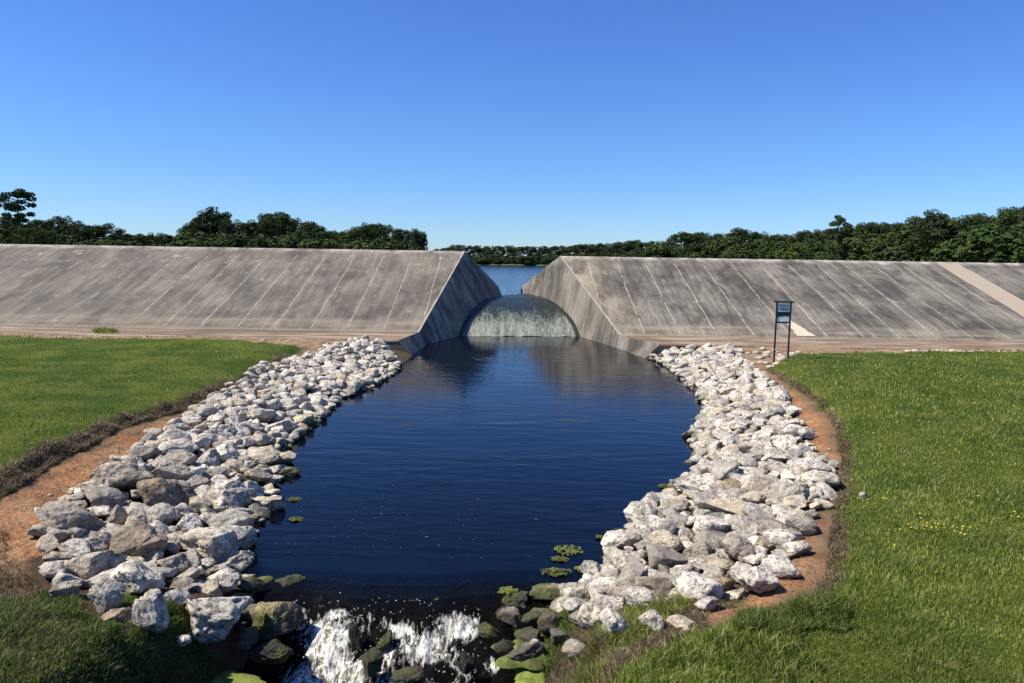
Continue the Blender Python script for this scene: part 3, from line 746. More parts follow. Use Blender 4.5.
for px, py, w, hh, tilt, mt, lab in HR:
    if w == 0: continue
    z = .3
    for _ in range(6):
        q = at_z(px, py, z); g0 = gh1(q.x, q.y); wm = w/F*proj(q)[2]; hm = hh/F*proj(q)[2]; nz = max(g0, -.25)+hm*.34
        if py > 585 and 300 < px < 500: nz = (-.19-.05*math.sin(px*.7) if py < 612 else -.30)
        z = z*.4+nz*.6
    q = at_z(px, py, z)
    sz = hm*.46; sx = wm*.49; sy = min(wm, hm*1.35)*.46
    seed = 100+hero_n
    if not lab:
        if mt in (W_, K_): lab = 'wet mossy rock at the ledge where the pond spills over' if mt == W_ else 'black wet rock at the lip of the cascade'; gp = 'wet mossy rocks at the ledge' if mt == W_ else 'black rocks at the cascade lip'
        elif px < 300: lab, gp = 'pale rough boulder among the big rocks of the near left pile', LN
        else: lab, gp = 'pale rough boulder among the big rocks of the near right bank', RN
    else: gp = None
    az = math.atan2(q.x, q.y)
    put_rock(q, (sx, sy, sz), (random.uniform(-.15, .15), math.radians(-tilt), -az+random.uniform(-.15, .15)), seed, 5 if w > 26 else 4, mt, lab, gp)
    placed.append((q.x, q.y, (sx+sy)/2)); hero_n += 1
print('hero', hero_n)
# auto fill of the two banks
cand = []
def in_band(xa, ya, mo=0.0):
    dwv = sdist(xa, ya, WATER); drv = sdist(xa, ya, ROCKZ)
    return (dwv > np.where(xa > 0, .14, .02)) & (drv < np.where(xa > 0, mo, mo+.24)) & (ya > 8.9) & (ya < 36.6)
PL = np.array(placed)
for r_lo, r_hi, tries, ov in ((.27, .36, 1500, .80), (.20, .28, 9000, .72), (.14, .20, 22000, .68), (.08, .13, 26000, .75)):
    xs = RNG.uniform(-12, 13.5, tries); ys = RNG.uniform(8.9, 36.6, tries); rs = RNG.uniform(r_lo, r_hi, tries)
    ok = in_band(xs, ys, -.18 if r_lo < .15 else -.38); xs, ys, rs = xs[ok], ys[ok], rs[ok]
    dws = sdist(xs, ys, WATER)
    for a, b_, r, dd in zip(xs, ys, rs, dws):
        if dd < r*.8: continue
        if r > .27 and random.random() < .35: continue
        if b_ > 33.5 and a < 0 and a > -6.2+.45*(36.6-b_)*.3: continue
        d = np.hypot(PL[:, 0]-a, PL[:, 1]-b_)
        if np.all(d > ov*(PL[:, 2]+r)):
            PL = np.vstack([PL, (a, b_, r)]); cand.append((a, b_, r))
cx_ = np.array([c[0] for c in cand]); cy_ = np.array([c[1] for c in cand]); hz = ground_h(cx_, cy_)[0]
sizes = []
for (a, b_, r), z in zip(cand, hz):
    u, v, w = proj((a, b_, z)); sizes.append(r/w if (-30 < u < 1054 and v < 700) else 0)
order = np.argsort(-np.array(sizes)); nind = 298-hero_n
rest = []
def zone(a, b_):
    s = 'left' if a < 0.3 else 'right'
    if b_ < 15: return ('pale limestone rock filling in between the big boulders of the near %s bank' % s, 'smaller rocks of the near %s bank' % s)
    if b_ < 23: return ('white limestone rock in the middle stretch of the %s bank beside the pond' % s, 'rocks of the middle %s bank' % s)
    return ('white limestone rock in the far stretch of the %s bank towards the concrete apron' % s, 'rocks of the far %s bank' % s)
SV = [rock_verts(300+i, 3) for i in range(14)]
pileV = []; pileF = []; off = 0
for rank, ix in enumerate(order):
    a, b_, r = cand[ix]; z = max(hz[ix], -.12)
    sx = r*random.uniform(.95, 1.35); sy = r*random.uniform(.8, 1.1); sz = r*random.uniform(.48, .78)
    rot = (random.uniform(-.35, .35), random.uniform(-.35, .35), random.uniform(0, 6.28))
    loc = Vector((a, b_, z+sz*.38+max(0, random.gauss(.02, .05))*(z > .1)))
    if rank < nind:
        lab, gp = zone(a, b_)
        put_rock(loc, (sx, sy, sz), rot, 200+ix % 18, 4, random.choice(['rock', 'rock', 'rock_grey'] if b_ < 14 else ['rock']), lab, gp)
    else:
        Mx = Matrix.Translation(loc) @ __import__('mathutils').Euler(rot).to_matrix().to_4x4() @ Matrix.Diagonal((sx, sy, sz, 1))
        A4 = np.array(Mx); v = SV[ix % 14]@A4[:3, :3].T+A4[:3, 3]
        pileV.append(v); pileF.append(ICO[3][1]+off); off += len(v)
print('auto', len(cand), 'rest', len(pileV))
tag(mesh_np('riprap', np.concatenate(pileV), np.concatenate(pileF), MAT['rock_pile'], smooth=True),
    'smaller white limestone rubble packed along both banks of the pond', 'riprap', kind='stuff')
# gravel line at the far edge of the right lawn and chips on the track
V = []; Fq = []; off = 0
gi, gf = ICO[3]; b2 = bmesh.new(); bmesh.ops.create_icosphere(b2, subdivisions=1, radius=1)
gi = np.array([v.co[:] for v in b2.verts]); gf = np.array([[v.index for v in f.verts] for f in b2.faces]); b2.free()
def chips(n, fx_, fy_, r0_, r1_):
    global off
    for _ in range(n):
        a, b_ = fx_(), fy_(); r = random.uniform(r0_, r1_); z = gh1(a, b_)
        v = gi*(1+RNG.uniform(-.3, .3, gi.shape))*np.array([r*1.3, r, r*.6])+np.array([a, b_, min(z, .7)+r*.3])
        V.append(v); Fq.append(gf+off); off += len(v)
chips(260, lambda: random.uniform(19, 36), lambda: 35.2+random.gauss(0, .22), .05, .16)
chips(90, lambda: random.uniform(9, 14), lambda: random.uniform(29, 35.5), .05, .2)
chips(60, lambda: random.uniform(-28, -7), lambda: random.uniform(34, 36.5), .03, .08)
chips(160, lambda: random.uniform(-9, -5), lambda: random.uniform(9, 17), .012, .045)
chips(90, lambda: random.uniform(5, 11), lambda: random.uniform(11, 26), .015, .05)
tag(mesh_np('gravel', np.concatenate(V), np.concatenate(Fq), MAT['rock_pile']), 'loose white stone chips scattered on the dirt track and soil', 'gravel', kind='stuff')
# ------------------------------------------------------------------ cascade
nx_, ny_ = 260, 220
xs = np.linspace(-4.6, 1.2, nx_+1); ys = np.concatenate([np.linspace(11.5, 7.4, ny_-10), np.linspace(7.2, -38, 11)])
XX, YY = np.meshgrid(xs, ys); x, y = XX.ravel(), YY.ravel()
yl = y+.22*fbm2(x, x*0, 1.1, 3, 61)
prof = np.interp(-yl, [-11.2, -10.8, -10.45, -10.2, -9.9, -9.5, -9.0, -8.5, -7.5], [0, -.012, -.05, -.13, -.27, -.42, -.52, -.56, -.58])
PU = []; PVv = []
for a_, b_, c_ in zip(x, y, prof):
    u, v, w = proj((a_, b_, c_)); PU.append(u); PVv.append(v)
PU = np.array(PU); PVv = np.array(PVv)
def blob(cx, cy, rx, ry): return np.clip(1.25-np.sqrt(((PU-cx)/rx)**2+((PVv-cy)/ry)**2), 0, 1)
foam = np.maximum.reduce([blob(325, 645, 46, 46), blob(345, 670, 46, 30), blob(380, 650, 26, 26), blob(450, 672, 50, 22), blob(305, 675, 34, 16), blob(398, 628, 36, 18), blob(430, 650, 50, 34), blob(458, 628, 34, 22), blob(420, 680, 60, 20), blob(335, 612, 20, 12), blob(300, 608, 18, 8), blob(495, 668, 22, 12)*.7])
foam = np.maximum(foam, np.clip((PVv-612+10*fbm2(x, x*0, 1.9, 3, 92))/26, 0, .62)*np.clip((PU-285)/18, 0, 1)*np.clip((492-PU+14*fbm2(y, y*0, 2.2, 2, 93))/22, 0, 1))
foam *= np.clip(1.0+.6*fbm2(x, y, 2.1, 3, 91), .35, 1.15)
foam *= np.clip((PVv-598)/14, 0, 1)
foam *= np.clip((y-8.0)/.8, 0, 1)
amp = np.clip((10.3-y)/.4, 0, 1)
zz = prof+amp*(.07*fbm(np.stack([x*3.2, y*2.2, x*0], 1), 4, 44)+foam*.035*fbm(np.stack([x*9, y*7, x*0], 1), 3, 45))
def cascmat():
    m, nt, b, o = newmat('cascade_water'); k = N(nt); p = k.pos()
    warp = k.noise(p, 3, 3); 
    n1 = k.noise(k.map(p, (8, 3.4, 3.4)), 1, 7, .66, 1.3); n2 = k.noise(k.map(p, (26, 10, 12)), 1, 5, .7, .8)
    f = k.m('ADD', k.m('MULTIPLY', k.attr('foam'), .55), k.m('ADD', k.m('MULTIPLY', n1, .75), k.m('MULTIPLY', n2, .45)))
    w = k.m('MULTIPLY', k.rng(f, .93, 1.15), k.rng(k.attr('foam'), .0, .15))
    c = k.mix(w, k.mix(k.attr('turb'), (.0012, .0026, .007), (.003, .003, .002)), k.mix(k.rng(k.m('ADD', n1, k.m('MULTIPLY', n2, .8)), .78, 1.02), (.13, .125, .08), (.80, .79, .73)))  # foam colour holds painted streak highlights and darkened troughs
    nt.links.new(c, b.inputs['Base Color']); nt.links.new(k.rng(w, 0, 1, .08, .7), b.inputs['Roughness'])
    b.inputs['IOR'].default_value = 1.33; b.inputs['Specular IOR Level'].default_value = .36
    k.bump(k.m('MULTIPLY', k.m('ADD', n1, k.m('MULTIPLY', n2, .4)), k.rng(k.attr('turb'), 0, 1, .12, 1)), 1, .04, b)
    nt.links.new(k.rng(k.attr('turb'), 0, .6, .25, .08), b.inputs['Specular IOR Level']); return m
tag(mesh_np('cascade_water', np.stack([x, y, zz], 1), gridfaces(nx_, ny_), cascmat(), smooth=True, attrs={'foam': foam, 'turb': np.clip((11.1-yl)/.8, 0, 1)}), kind='structure')
# spray beads
V = []; Fq = []; off = 0; cnt = 0
idx = np.where(foam > .25)[0]
for _ in range(260):
    i_ = RNG.choice(idx); r = random.uniform(.003, .009)
    c = np.array([x[i_]+random.gauss(0, .05), y[i_]+random.gauss(0, .05), zz[i_]+abs(random.gauss(0, .07))+.01])
    V.append(gi*r*np.array([1, 1, 1.3])+c); Fq.append(gf+off); off += len(gi)
for cxp, cyp, nn in ((335, 602, 30), (362, 609, 16), (388, 600, 20), (430, 599, 24), (402, 603, 18), (466, 606, 14), (350, 612, 14)):
    for _ in range(nn//4):
        q = at_z(cxp+random.gauss(0, 8), cyp+random.gauss(0, 4), -.06+random.random()*.05); r = random.uniform(.003, .009)
        V.append(gi*r*np.array([1.6, 1, .7])+np.array(q)); Fq.append(gf+off); off += len(gi)
tag(mesh_np('spray', np.concatenate(V), np.concatenate(Fq), MAT['foam'], smooth=True), 'white beads of spray over the cascade', 'spray', kind='stuff')
# ------------------------------------------------------------------ algae mats and floating weed
def algmat(name, A, B):
    m, nt, b, o = newmat(name); k = N(nt); p = k.pos()
    n = k.noise(p, 5, 6, .7); n2 = k.noise(p, 50, 4, .7)
    c = k.mix(k.rng(n, .35, .65), A, B); c = k.mix(k.rng(n2, .5, .7, 0, .4), c, tuple(v*.5 for v in A))
    nt.links.new(c, b.inputs['Base Color']); k.bump(k.m('ADD', n, k.m('MULTIPLY', n2, .4)), 1, .03, b); return m
MAT['algae'] = algmat('bright_algae', (.10, .13, .025), (.24, .27, .065)); MAT['moss'] = algmat('dull_moss', (.06, .07, .02), (.17, .19, .05))
def mat_blob(name, px, py, rx, ry, z, mat, label, hgt=.05, seed=0, ragged=.45, cat='algae'):
    c = at_z(px, py, z); w = proj(c)[2]; Rx = rx/F*w; Ry = ry/F*w/math.sin(math.atan2(CAM.z-z, c.y))
    V = [(c.x, c.y, z+hgt)]; nr, na = 10, 72; Fq = []
    for j in range(1, nr+1):
        t = j/nr
        for a_ in range(na):
            th = 2*math.pi*a_/na; rad = 1+ragged*fbm([[math.cos(th)*1.6, math.sin(th)*1.6, seed]], 4, seed)[0]
            xx = c.x+math.cos(th)*Rx*rad*t; yy = c.y+math.sin(th)*Ry*rad*t
            V.append((xx, yy, z+hgt*(1-t**2.5)*(1+.5*vnoise([[xx*9, yy*9, seed]])[0])-(.03 if j == nr else 0)))
    for a_ in range(na): Fq.append((0, 1+a_, 1+(a_+1) % na))
    for j in range(nr-1):
        for a_ in range(na):
            p0 = 1+j*na; Fq.append((p0+a_, p0+na+a_, p0+na+(a_+1) % na, p0+(a_+1) % na))
    return tag(mesh_np(name, V, Fq, MAT[mat], smooth=True), label, cat)
mat_blob('algae_mat', 200, 684, 48, 13, -.36, 'algae', 'bright lime-green algae mat at the bottom left below the big white boulder', .03, 3, .5)
mat_blob('algae_mat', 538, 676, 32, 20, -.30, 'algae', 'bright lime-green algae mat at the bottom beside the cascade and grass', .04, 5, .5)
mat_blob('moss_bank', 527, 655, 34, 12, -.18, 'moss', 'dull green moss around the stones above the right algae mat', .1, 6, cat='moss')
mat_blob('moss_bank', 245, 588, 20, 12, -.02, 'moss', 'dull green moss at the pond corner of the left bank', .06, 8, cat='moss')
WEED = [(569, 551, 15, 5, 'algae'), (560, 560, 8, 2, 'moss'), (555, 573, 16, 3.5, 'moss'), (582, 570, 7, 2, 'algae'), (622, 534, 9, 4, 'moss'), (618, 545, 10, 4, 'moss'), (640, 512, 6, 3, 'moss'), (232, 559, 6, 2.5, 'algae'), (294, 500, 8, 1.6, 'moss'), (291, 472, 8, 3, 'algae'), (508, 592, 9, 3, 'algae'), (600, 538, 4, 1.5, 'moss'), (296, 520, 7, 2, 'moss'), (665, 487, 7, 2, 'moss'), (668, 497, 5, 1.5, 'moss')]
V = []; Fq = []; off = 0
weedp = {'algae': ([], []), 'moss': ([], [])}
for px, py, rx, ry, mt in WEED:
    Vl, Fl = weedp[mt]; c = at_z(px, py, .0); w = proj(c)[2]; Rx = rx/F*w; Ry = ry/F*w/math.sin(math.atan2(4.9, c.y))
    for _ in range(int(70+Rx*Ry*900)):
        a_ = random.uniform(0, 6.28); t = random.random()**.6; s = random.uniform(.02, .06)
        qx = c.x+math.cos(a_)*Rx*t; qy = c.y+math.sin(a_)*Ry*t; qz = random.uniform(.004, .03); th = random.uniform(0, 3.14)
        b0 = len(Vl); dx, dy = math.cos(th)*s, math.sin(th)*s
        Vl += [(qx-dx, qy-dy, qz), (qx+dy*.35, qy-dx*.35, qz+.01), (qx+dx, qy+dy, qz), (qx-dy*.35, qy+dx*.35, qz+.012)]; Fl.append((b0, b0+1, b0+2, b0+3))
for mt, lb in (('algae', 'bright green floating weed in small patches near the waterline'), ('moss', 'dull brown-green floating weed in small patches near the waterline')):
    tag(mesh_np('floating_weed', weedp[mt][0], weedp[mt][1], MAT[mt]), lb, 'water weed', kind='stuff')
# pale specks drifting on the near water
V = []; Fq = []
for _ in range(260):
    px = random.gauss(385, 90); py = 470+130*random.random()**.7
    q = at_z(px, py, .006)
    if sdist(np.array([q.x]), np.array([q.y]), WATER)[0] > -.3 or q.y < 11.6: continue
    r = random.uniform(.004, .012)*(1 if random.random() < .93 else 2); b0 = len(V)
    V += [(q.x+r*math.cos(t)*1.3, q.y+r*math.sin(t), .006) for t in np.linspace(0, 5.2, 6)]; Fq.append(tuple(range(b0, b0+6)))
tag(mesh_np('floating_specks', V, Fq, simple('pollen_fleck', (.10, .11, .08))), 'tiny pale flecks floating on the dark near water', 'flecks', kind='stuff')
# ------------------------------------------------------------------ grass
def blademat(name, c0, c1, c2):
    m, nt, b, o = newmat(name); k = N(nt); t = k.attr('tint'); p = k.pos()
    c = k.mix(k.rng(t, 0, .7), c0, c1); c = k.mix(k.rng(t, .79, .94), c, c2)
    big = k.noise(p, .45, 4, .6); c = k.mix(k.rng(big, .42, .64, 0, .45), c, tuple(v*.5 for v in c0))
    med = k.noise(p, 2.3, 3, .6); c = k.mix(k.rng(med, .55, .7, 0, .5), c, tuple(v*.9 for v in c2))
    nt.links.new(c, b.inputs['Base Color']); b.inputs['Roughness'].default_value = .6; b.inputs['Specular IOR Level'].default_value = .25
    tr = nt.nodes.new('ShaderNodeBsdfTranslucent'); nt.links.new(c, tr.inputs[0])
    ms = nt.nodes.new('ShaderNodeMixShader'); ms.inputs[0].default_value = .38
    nt.links.new(b.outputs[0], ms.inputs[1]); nt.links.new(tr.outputs[0], ms.inputs[2]); nt.links.new(ms.outputs[0], o.inputs[0])
    return m
def blades(name, x, y, z, hgt, wid, lean, mat, label, tint=None, cat='grass'):
    n = len(x); az = RNG.uniform(0, 2*np.pi, n); la = RNG.uniform(0, 2*np.pi, n); ln = lean*RNG.uniform(.2, 1, n)*hgt
    dx, dy = np.cos(az)*wid/2, np.sin(az)*wid/2; lx, ly = np.cos(la)*ln, np.sin(la)*ln
    B = np.stack([x, y, z-.01], 1)
    V = np.stack([B+np.stack([-dx, -dy, 0*x], 1), B+np.stack([dx, dy, 0*x], 1),
                  B+np.stack([dx*.8+lx*.4, dy*.8+ly*.4, hgt*.6], 1), B+np.stack([-dx*.8+lx*.4, -dy*.8+ly*.4, hgt*.6], 1),
                  B+np.stack([lx, ly, hgt*(1-.25*lean*.5)], 1)], 1).reshape(-1, 3)
    a = np.arange(n)*5; q = np.stack([a, a+1, a+2, a+3], 1); t = np.stack([a+3, a+2, a+4], 1)
    idx = np.concatenate([q.ravel(), t.ravel()]); me = bpy.data.meshes.new(name)
    me.vertices.add(len(V)); me.vertices.foreach_set('co', V.astype(np.float32).ravel())
    me.loops.add(len(idx)); me.loops.foreach_set('vertex_index', idx.astype(np.int32))
    me.polygons.add(2*n); me.polygons.foreach_set('loop_start', np.concatenate([np.arange(n)*4, 4*n+np.arange(n)*3]).astype(np.int32))
    me.update(calc_edges=True)
    tt = RNG.random(n) if tint is None else tint
    at = me.attributes.new('tint', 'FLOAT', 'POINT'); at.data.foreach_set('value', np.repeat(tt, 5).astype(np.float32))
    me.materials.append(MAT[mat]); ob = bpy.data.objects.new(name, me); COL.objects.link(ob)
    return tag(ob, label, cat, kind='stuff')
MAT['turf_r'] = blademat('turf_right', (.085, .138, .018), (.235, .295, .045), (.48, .44, .16))
MAT['turf_l'] = blademat('turf_left', (.070, .125, .015), (.19, .255, .032), (.38, .37, .09))
MAT['dead'] = blademat('dead_thatch', (.10, .074, .040), (.25, .195, .115), (.42, .35, .22))
MAT['weeds'] = blademat('dark_weeds', (.045, .080, .014), (.14, .20, .038), (.28, .32, .08))
def scatter(n, x0, x1, y0, y1, poly, power=2.0, margin=.0):
    """more blades per area close to the camera"""
    u = RNG.random(n); d = 1/(1/y0-u*(1/y0-1/y1)) if power == 2 else y0+(y1-y0)*u
    xx = RNG.uniform(0, 1, n)*(x1-x0)+x0
    sp = d/y1; xx = np.where(True, xx*sp, xx)
    s = sdist(xx, d, poly)+.18*fbm2(xx, d, 1.6, 3, 3); ok = s < margin
    return xx[ok], d[ok]
def lawn(name, n, x0, x1, poly, mat, label, base=.085, y0=5.8):
    x, y = scatter(n, x0, x1, y0, 35.2, poly)
    z = ground_h(x, y)[0]; n_ = len(x); lf = y/9.0
    clump = .5+.5*fbm2(x, y, 1.4, 3, 12); clump2 = fbm2(x, y, .35, 2, 13)
    hg = base*(.55+.9*RNG.random(n_))*(.65+.75*clump)*(1+.30*clump2)*np.clip(lf**.25, 1, 1.5)
    wd = .0085*np.clip(lf, .75, 4.2)*RNG.uniform(.7, 1.3, n_)
    print(name, n_)
    return blades(name, x, y, z, hg, wd, .75, mat, label)
lawn('lawn_grass', 330000, -1, 46, GRP, 'turf_r', 'sunlit green lawn right of the pond, from the near corner back to the dirt track', .062)
lawn('lawn_grass', 130000, -48, -2, GLP, 'turf_l', 'short even green lawn on the left above the thatch edge', .05)
# dead thatch rolls along both lawn edges
def edgeblades(P, n, w0, w1, mat, label, h0, h1, name='dry_grass', sgn=1, lean=1.3, wid=.009):
    P = np.array(P); seg = np.hypot(*(P[1:]-P[:-1]).T); cs = np.concatenate([[0], np.cumsum(seg)])
    # favour the near part
    yy = np.interp(np.linspace(0, cs[-1], 400), cs, P[:, 1]); wgt = 1/np.clip(yy, 7, 40)**1.6; cw = np.cumsum(wgt); cw /= cw[-1]
    s = np.interp(RNG.random(n), cw, np.linspace(0, cs[-1], 400))
    bx = np.interp(s, cs, P[:, 0]); by = np.interp(s, cs, P[:, 1])
    o = RNG.normal(0, 1, n)*w1+w0; ax = RNG.uniform(0, 6.28, n)
    x = bx+sgn*np.abs(o)*.8+np.cos(ax)*w1*.5; y = by+np.sin(ax)*w1*.7
    z = ground_h(x, y)[0]; cl = np.clip(.7+.7*fbm2(x, y, 2.2, 3, 19), .4, 1.5)
    z = z+RNG.random(n)*.10*cl
    return blades(name, x, y, z, RNG.uniform(h0, h1, n)*cl, wid*np.clip(y/9, .8, 3), lean, mat, label)
edgeblades(GL[1:], 65000, 0, .24, 'dead', 'grey-brown dead thatch rolled along the edge of the left lawn', .03, .085, sgn=-.5)
edgeblades(GR[4:-1], 9000, 0, .14, 'dead', 'thin dry thatch along the edge of the right lawn', .03, .09, sgn=.5)
def patch_blades(poly_px, z0, n, mat, label, h0, h1, lean=1.0, wid=.010, name='weeds', dens=None, cat='weeds'):
    P = pz(poly_px, z0); P = np.array(P); x = RNG.uniform(P[:, 0].min(), P[:, 0].max(), n); y = RNG.uniform(P[:, 1].min(), P[:, 1].max(), n)
    s = sdist(x, y, P)+.12*fbm2(x, y, 2.5, 3, 33); ok = s < 0; x, y = x[ok], y[ok]
    z = ground_h(x, y)[0]; cl = np.clip(.75+.6*fbm2(x, y, 2.6, 3, 29), .5, 1.7)
    print(name, len(x))
    return blades(name, x, y, z, RNG.uniform(h0, h1, len(x))*cl, wid*RNG.uniform(.6, 1.4, len(x)), lean, mat, label, cat=cat)
patch_blades([(-160, 520), (-4, 520), (10, 560), (40, 590), (95, 620), (60, 640), (-60, 700), (-260, 700)], .75, 50000, 'dead', 'brown dried grass at the bottom left between soil and green weeds', .03, .12, 1.3, .009, 'dry_grass', cat='dry grass')
patch_blades([(-200, 625), (0, 615), (50, 605), (100, 622), (135, 640), (152, 665), (150, 700), (-260, 720)], .6, 60000, 'weeds', 'dark green weeds in the bottom left corner', .05, .16, .9, .012)
patch_blades([(96, 605), (150, 632), (200, 640), (250, 645), (268, 668), (200, 674), (150, 700), (100, 690)], 0.0, 60000, 'weeds', 'dark moss and weeds under the big white boulder at bottom left', .03, .09, 1.2, .014, 'mossy_weeds')
patch_blades([(545, 672), (580, 642), (640, 618), (700, 605), (745, 600), (690, 650), (640, 680), (560, 700)], .6, 34000, 'dead', 'straw-coloured dry grass at the near end of the right bank', .05, .14, 1.0, .009, 'dry_grass', cat='dry grass')
patch_blades([(740, 600), (800, 598), (850, 608), (845, 635), (780, 640), (735, 625)], .95, 15000, 'weeds', 'dark green taller grass clump beside the near end of the right bank', .08, .20, .8, .012, 'grass_clump', cat='grass')
patch_blades([(560, 672), (640, 650), (740, 612), (830, 600), (800, 700), (560, 710)], .85, 9000, 'turf_r', 'longer loose grass overhanging the near right rocks', .10, .24, 1.1, .010, 'long_grass', cat='grass')
patch_blades([(545, 655), (590, 625), (650, 612), (700, 606), (650, 650), (600, 690), (550, 700)], .15, 60000, 'dead', 'matted brown dead grass on the bank slope above the right algae mat', .04, .13, 1.3, .010, 'dry_grass', cat='dry grass')
patch_blades([(560, 672), (600, 640), (640, 625), (700, 620), (650, 665), (600, 700), (560, 700)], .3, 14000, 'turf_r', 'green blades growing through the dry grass on the near right bank', .08, .2, 1.0, .010, 'long_grass', cat='grass')
patch_blades([(505, 596), (560, 586), (590, 600), (585, 640), (560, 660), (505, 655)], .0, 26000, 'weeds', 'low moss and weed between the wet rocks left of the near right bank', .03, .10, 1.3, .012, 'mossy_weeds')
patch_blades([(-60, 500), (60, 500), (110, 460), (190, 412), (200, 398), (120, 435), (20, 478), (-60, 510)], .8, 26000, 'dead', 'thin straw litter lying on the orange soil of the left bank', .02, .05, 3.0, .008, 'straw_litter', cat='straw')
patch_blades([(760, 372), (800, 384), (850, 470), (835, 560), (790, 596), (760, 596), (815, 520), (838, 470), (800, 410)], .75, 16000, 'dead', 'thin straw litter lying on the orange soil of the right bank', .02, .05, 3.0, .010, 'straw_litter', cat='straw')
patch_blades([(-200, 640), (20, 618), (60, 628), (120, 650), (150, 700), (-200, 710)], .6, 22000, 'dead', 'brown dead stems mixed through the green weeds in the bottom left corner', .05, .13, 1.2, .010, 'dead_stems', cat='dry grass')
# sprig of weed on the track, left slope
patch_blades([(92, 331.5), (101, 330), (113, 331), (120, 333), (112, 335), (96, 334.5)], .7, 700, 'turf_l', 'small green tuft growing on the dirt track below the left embankment', .06, .26, 1.0, .04, 'grass_tuft', cat='grass')
# yellow flowers
MAT['yellow'] = simple('yellow_petals', (.62, .55, .05)); V = []; Fq = []
for cxp, cyp, n_, sx_, sy_ in ((934, 530, 45, 12, 5), (965, 533, 14, 8, 4), (878, 497, 14, 9, 3), (905, 515, 10, 20, 5), (925, 553, 8, 8, 4), (948, 452, 8, 10, 5), (1010, 510, 10, 12, 6), (890, 545, 10, 10, 3)):
    for _ in range(n_):
        q = at_z(cxp+random.gauss(0, sx_), cyp+random.gauss(0, sy_), 1.08); r = random.uniform(.007, .017); zc = gh1(q.x, q.y)+random.uniform(.07, .14)
        b0 = len(V); tl = random.uniform(-.5, .5)
        V += [(q.x+r*math.cos(t), q.y+r*math.sin(t), zc+tl*r*math.cos(t)) for t in np.linspace(0, 5.2, 6)]; Fq.append(tuple(range(b0, b0+6)))
tag(mesh_np('yellow_flowers', V, Fq, MAT['yellow']), 'tiny yellow wildflowers scattered in the right lawn', 'flowers', kind='stuff')
q = at_z(862, 494, .98)
put_rock(Vector((q.x, q.y, gh1(q.x, q.y)+.05)), (.09, .07, .06), (0, 0, .4), 411, 3, 'rock', 'single small white stone lying in the right lawn', None, 'stone')
# ------------------------------------------------------------------ sign
q = at_z(780.8, 360, .86); zb = gh1(q.x, q.y); sgn = empty('notice_board', (q.x, q.y, zb), 'black two-post framed notice board with white panels, right of the pond', 'sign')
wS = proj(q)[2]; k_ = wS/F
MAT['black'] = simple('black_painted_steel', (.012, .012, .013), .45, .5)
def box(name, cx, cy, cz, sx, sy, sz, mat, parent, bev=.004):
    b = bmesh.new(); bmesh.ops.create_cube(b, size=1); bmesh.ops.scale(b, vec=(sx, sy, sz), verts=b.verts)
    bmesh.ops.bevel(b, geom=b.edges[:], offset=bev, segments=2, affect='EDGES'); bmesh.ops.translate(b, vec=(cx, cy, cz), verts=b.verts)
    me = bpy.data.meshes.new(name); b.to_mesh(me); b.free(); me.materials.append(mat)
    o = bpy.data.objects.new(name, me); COL.objects.link(o); o.parent = parent; return o
HT = 60*k_; hw = 6.9*k_
for s in (-1, 1): box('post', s*hw, 0, HT/2-.15, .06, .06, HT+.3, MAT['black'], sgn)
box('cap', 0, 0, HT+.02, 2*hw+.2, .16, .06, MAT['black'], sgn)
zt = HT-.02; zm = HT-10.2*k_; zl = HT-20*k_
box('rail', 0, 0, zm, 2*hw-.08, .06, .055, MAT['black'], sgn); box('rail', 0, 0, zl, 2*hw-.08, .06, .065, MAT['black'], sgn)
def panelmat(name, lower):
    m, nt, b, o = newmat(name); k = N(nt); p = k.obj(); s = k.sep(p)
    if lower:
        zt_ = k.m('ADD', s[2], k.m('MULTIPLY', k.m('SUBTRACT', k.noise(p, 4, 3), .5), .14))
        c = k.mix(k.rng(zt_, zm-.22, zm-.13), (.72, .78, .76), (.03, .06, .05))
    else:
        c = k.mix(k.noise(p, 6, 3), (.84, .86, .84), (.70, .74, .74))
    nt.links.new(c, b.inputs['Base Color']); b.inputs['Roughness'].default_value = .35; return m
pu = box('upper_panel', 0, 0, (zt+zm)/2, 2*hw-.09, .03, zt-zm-.06, panelmat('upper_notice', False), sgn)
plw = box('lower_panel', 0, 0, (zm+zl)/2, 2*hw-.09, .03, zm-zl-.06, panelmat('lower_notice', True), sgn)
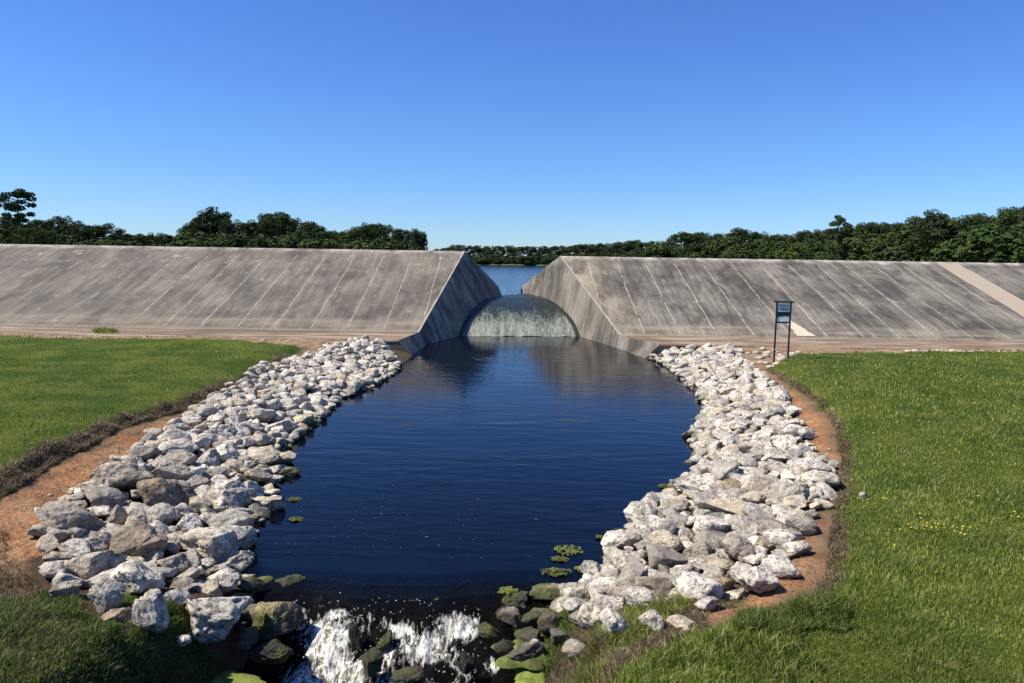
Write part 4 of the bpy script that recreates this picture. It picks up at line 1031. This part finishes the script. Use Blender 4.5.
# worn dark lines of unreadable lettering on the upper panel
bl_ = []
for r_, (zz_, hh_, xs_) in enumerate([((zt+zm)/2+.09, .045, [(-.19, -.06), (-.04, .10), (.12, .20)]), ((zt+zm)/2+.015, .03, [(-.17, -.10), (-.07, .05), (.07, .18)]), ((zt+zm)/2-.07, .05, [(-.2, .2)])]):
    for a_, b_ in xs_: bl_.append((a_, b_, zz_, hh_))
V = []; Fq = []
for a_, b_, z_, h_ in bl_:
    n0 = len(V); V += [(a_, -.018, z_-h_/2), (b_, -.018, z_-h_/2), (b_, -.018, z_+h_/2), (a_, -.018, z_+h_/2)]; Fq.append((n0, n0+1, n0+2, n0+3))
mesh_np('lettering', V, Fq, simple('faded_ink', (.13, .14, .15)), pu)
# ------------------------------------------------------------------ light
L = Vector((-.62, -.10, .77)).normalized()
EL = math.asin(L.z); AZ = math.atan2(L.x, L.y)
sd = bpy.data.lights.new('sun', 'SUN'); sd.energy = 5.0; sd.angle = math.radians(.5); sd.color = (1, .92, .79)
so = bpy.data.objects.new('sun', sd); COL.objects.link(so); so.rotation_euler = L.to_track_quat('Z', 'Y').to_euler()
w = bpy.data.worlds.new('World'); sc.world = w; w.use_nodes = True; nt = w.node_tree; nt.nodes.clear()
sky = nt.nodes.new('ShaderNodeTexSky'); sky.sky_type = 'NISHITA'; sky.sun_disc = False
sky.sun_elevation = EL; sky.sun_rotation = AZ; sky.air_density = 1.0; sky.dust_density = 0.0; sky.ozone_density = 4.0; sky.altitude = 0
bg = nt.nodes.new('ShaderNodeBackground'); bg.inputs[1].default_value = .080; wo = nt.nodes.new('ShaderNodeOutputWorld')
k = N(nt); gz = k.sep(nt.nodes.new('ShaderNodeTexCoord').outputs['Generated'])[2]
tintc = k.mix(k.rng(gz, .0, .30), (.60, .84, 1.24), (.53, .80, 1.33))
nt.links.new(k.mix(1.0, sky.outputs[0], tintc, 'MULTIPLY'), bg.inputs[0]); nt.links.new(bg.outputs[0], wo.inputs[0])
vs = sc.view_settings; vs.view_transform = 'Standard'; vs.look = 'None'; vs.exposure = .60; vs.gamma = 1; vs.use_curve_mapping = False
sc.cycles.max_bounces = 6; sc.cycles.transparent_max_bounces = 6
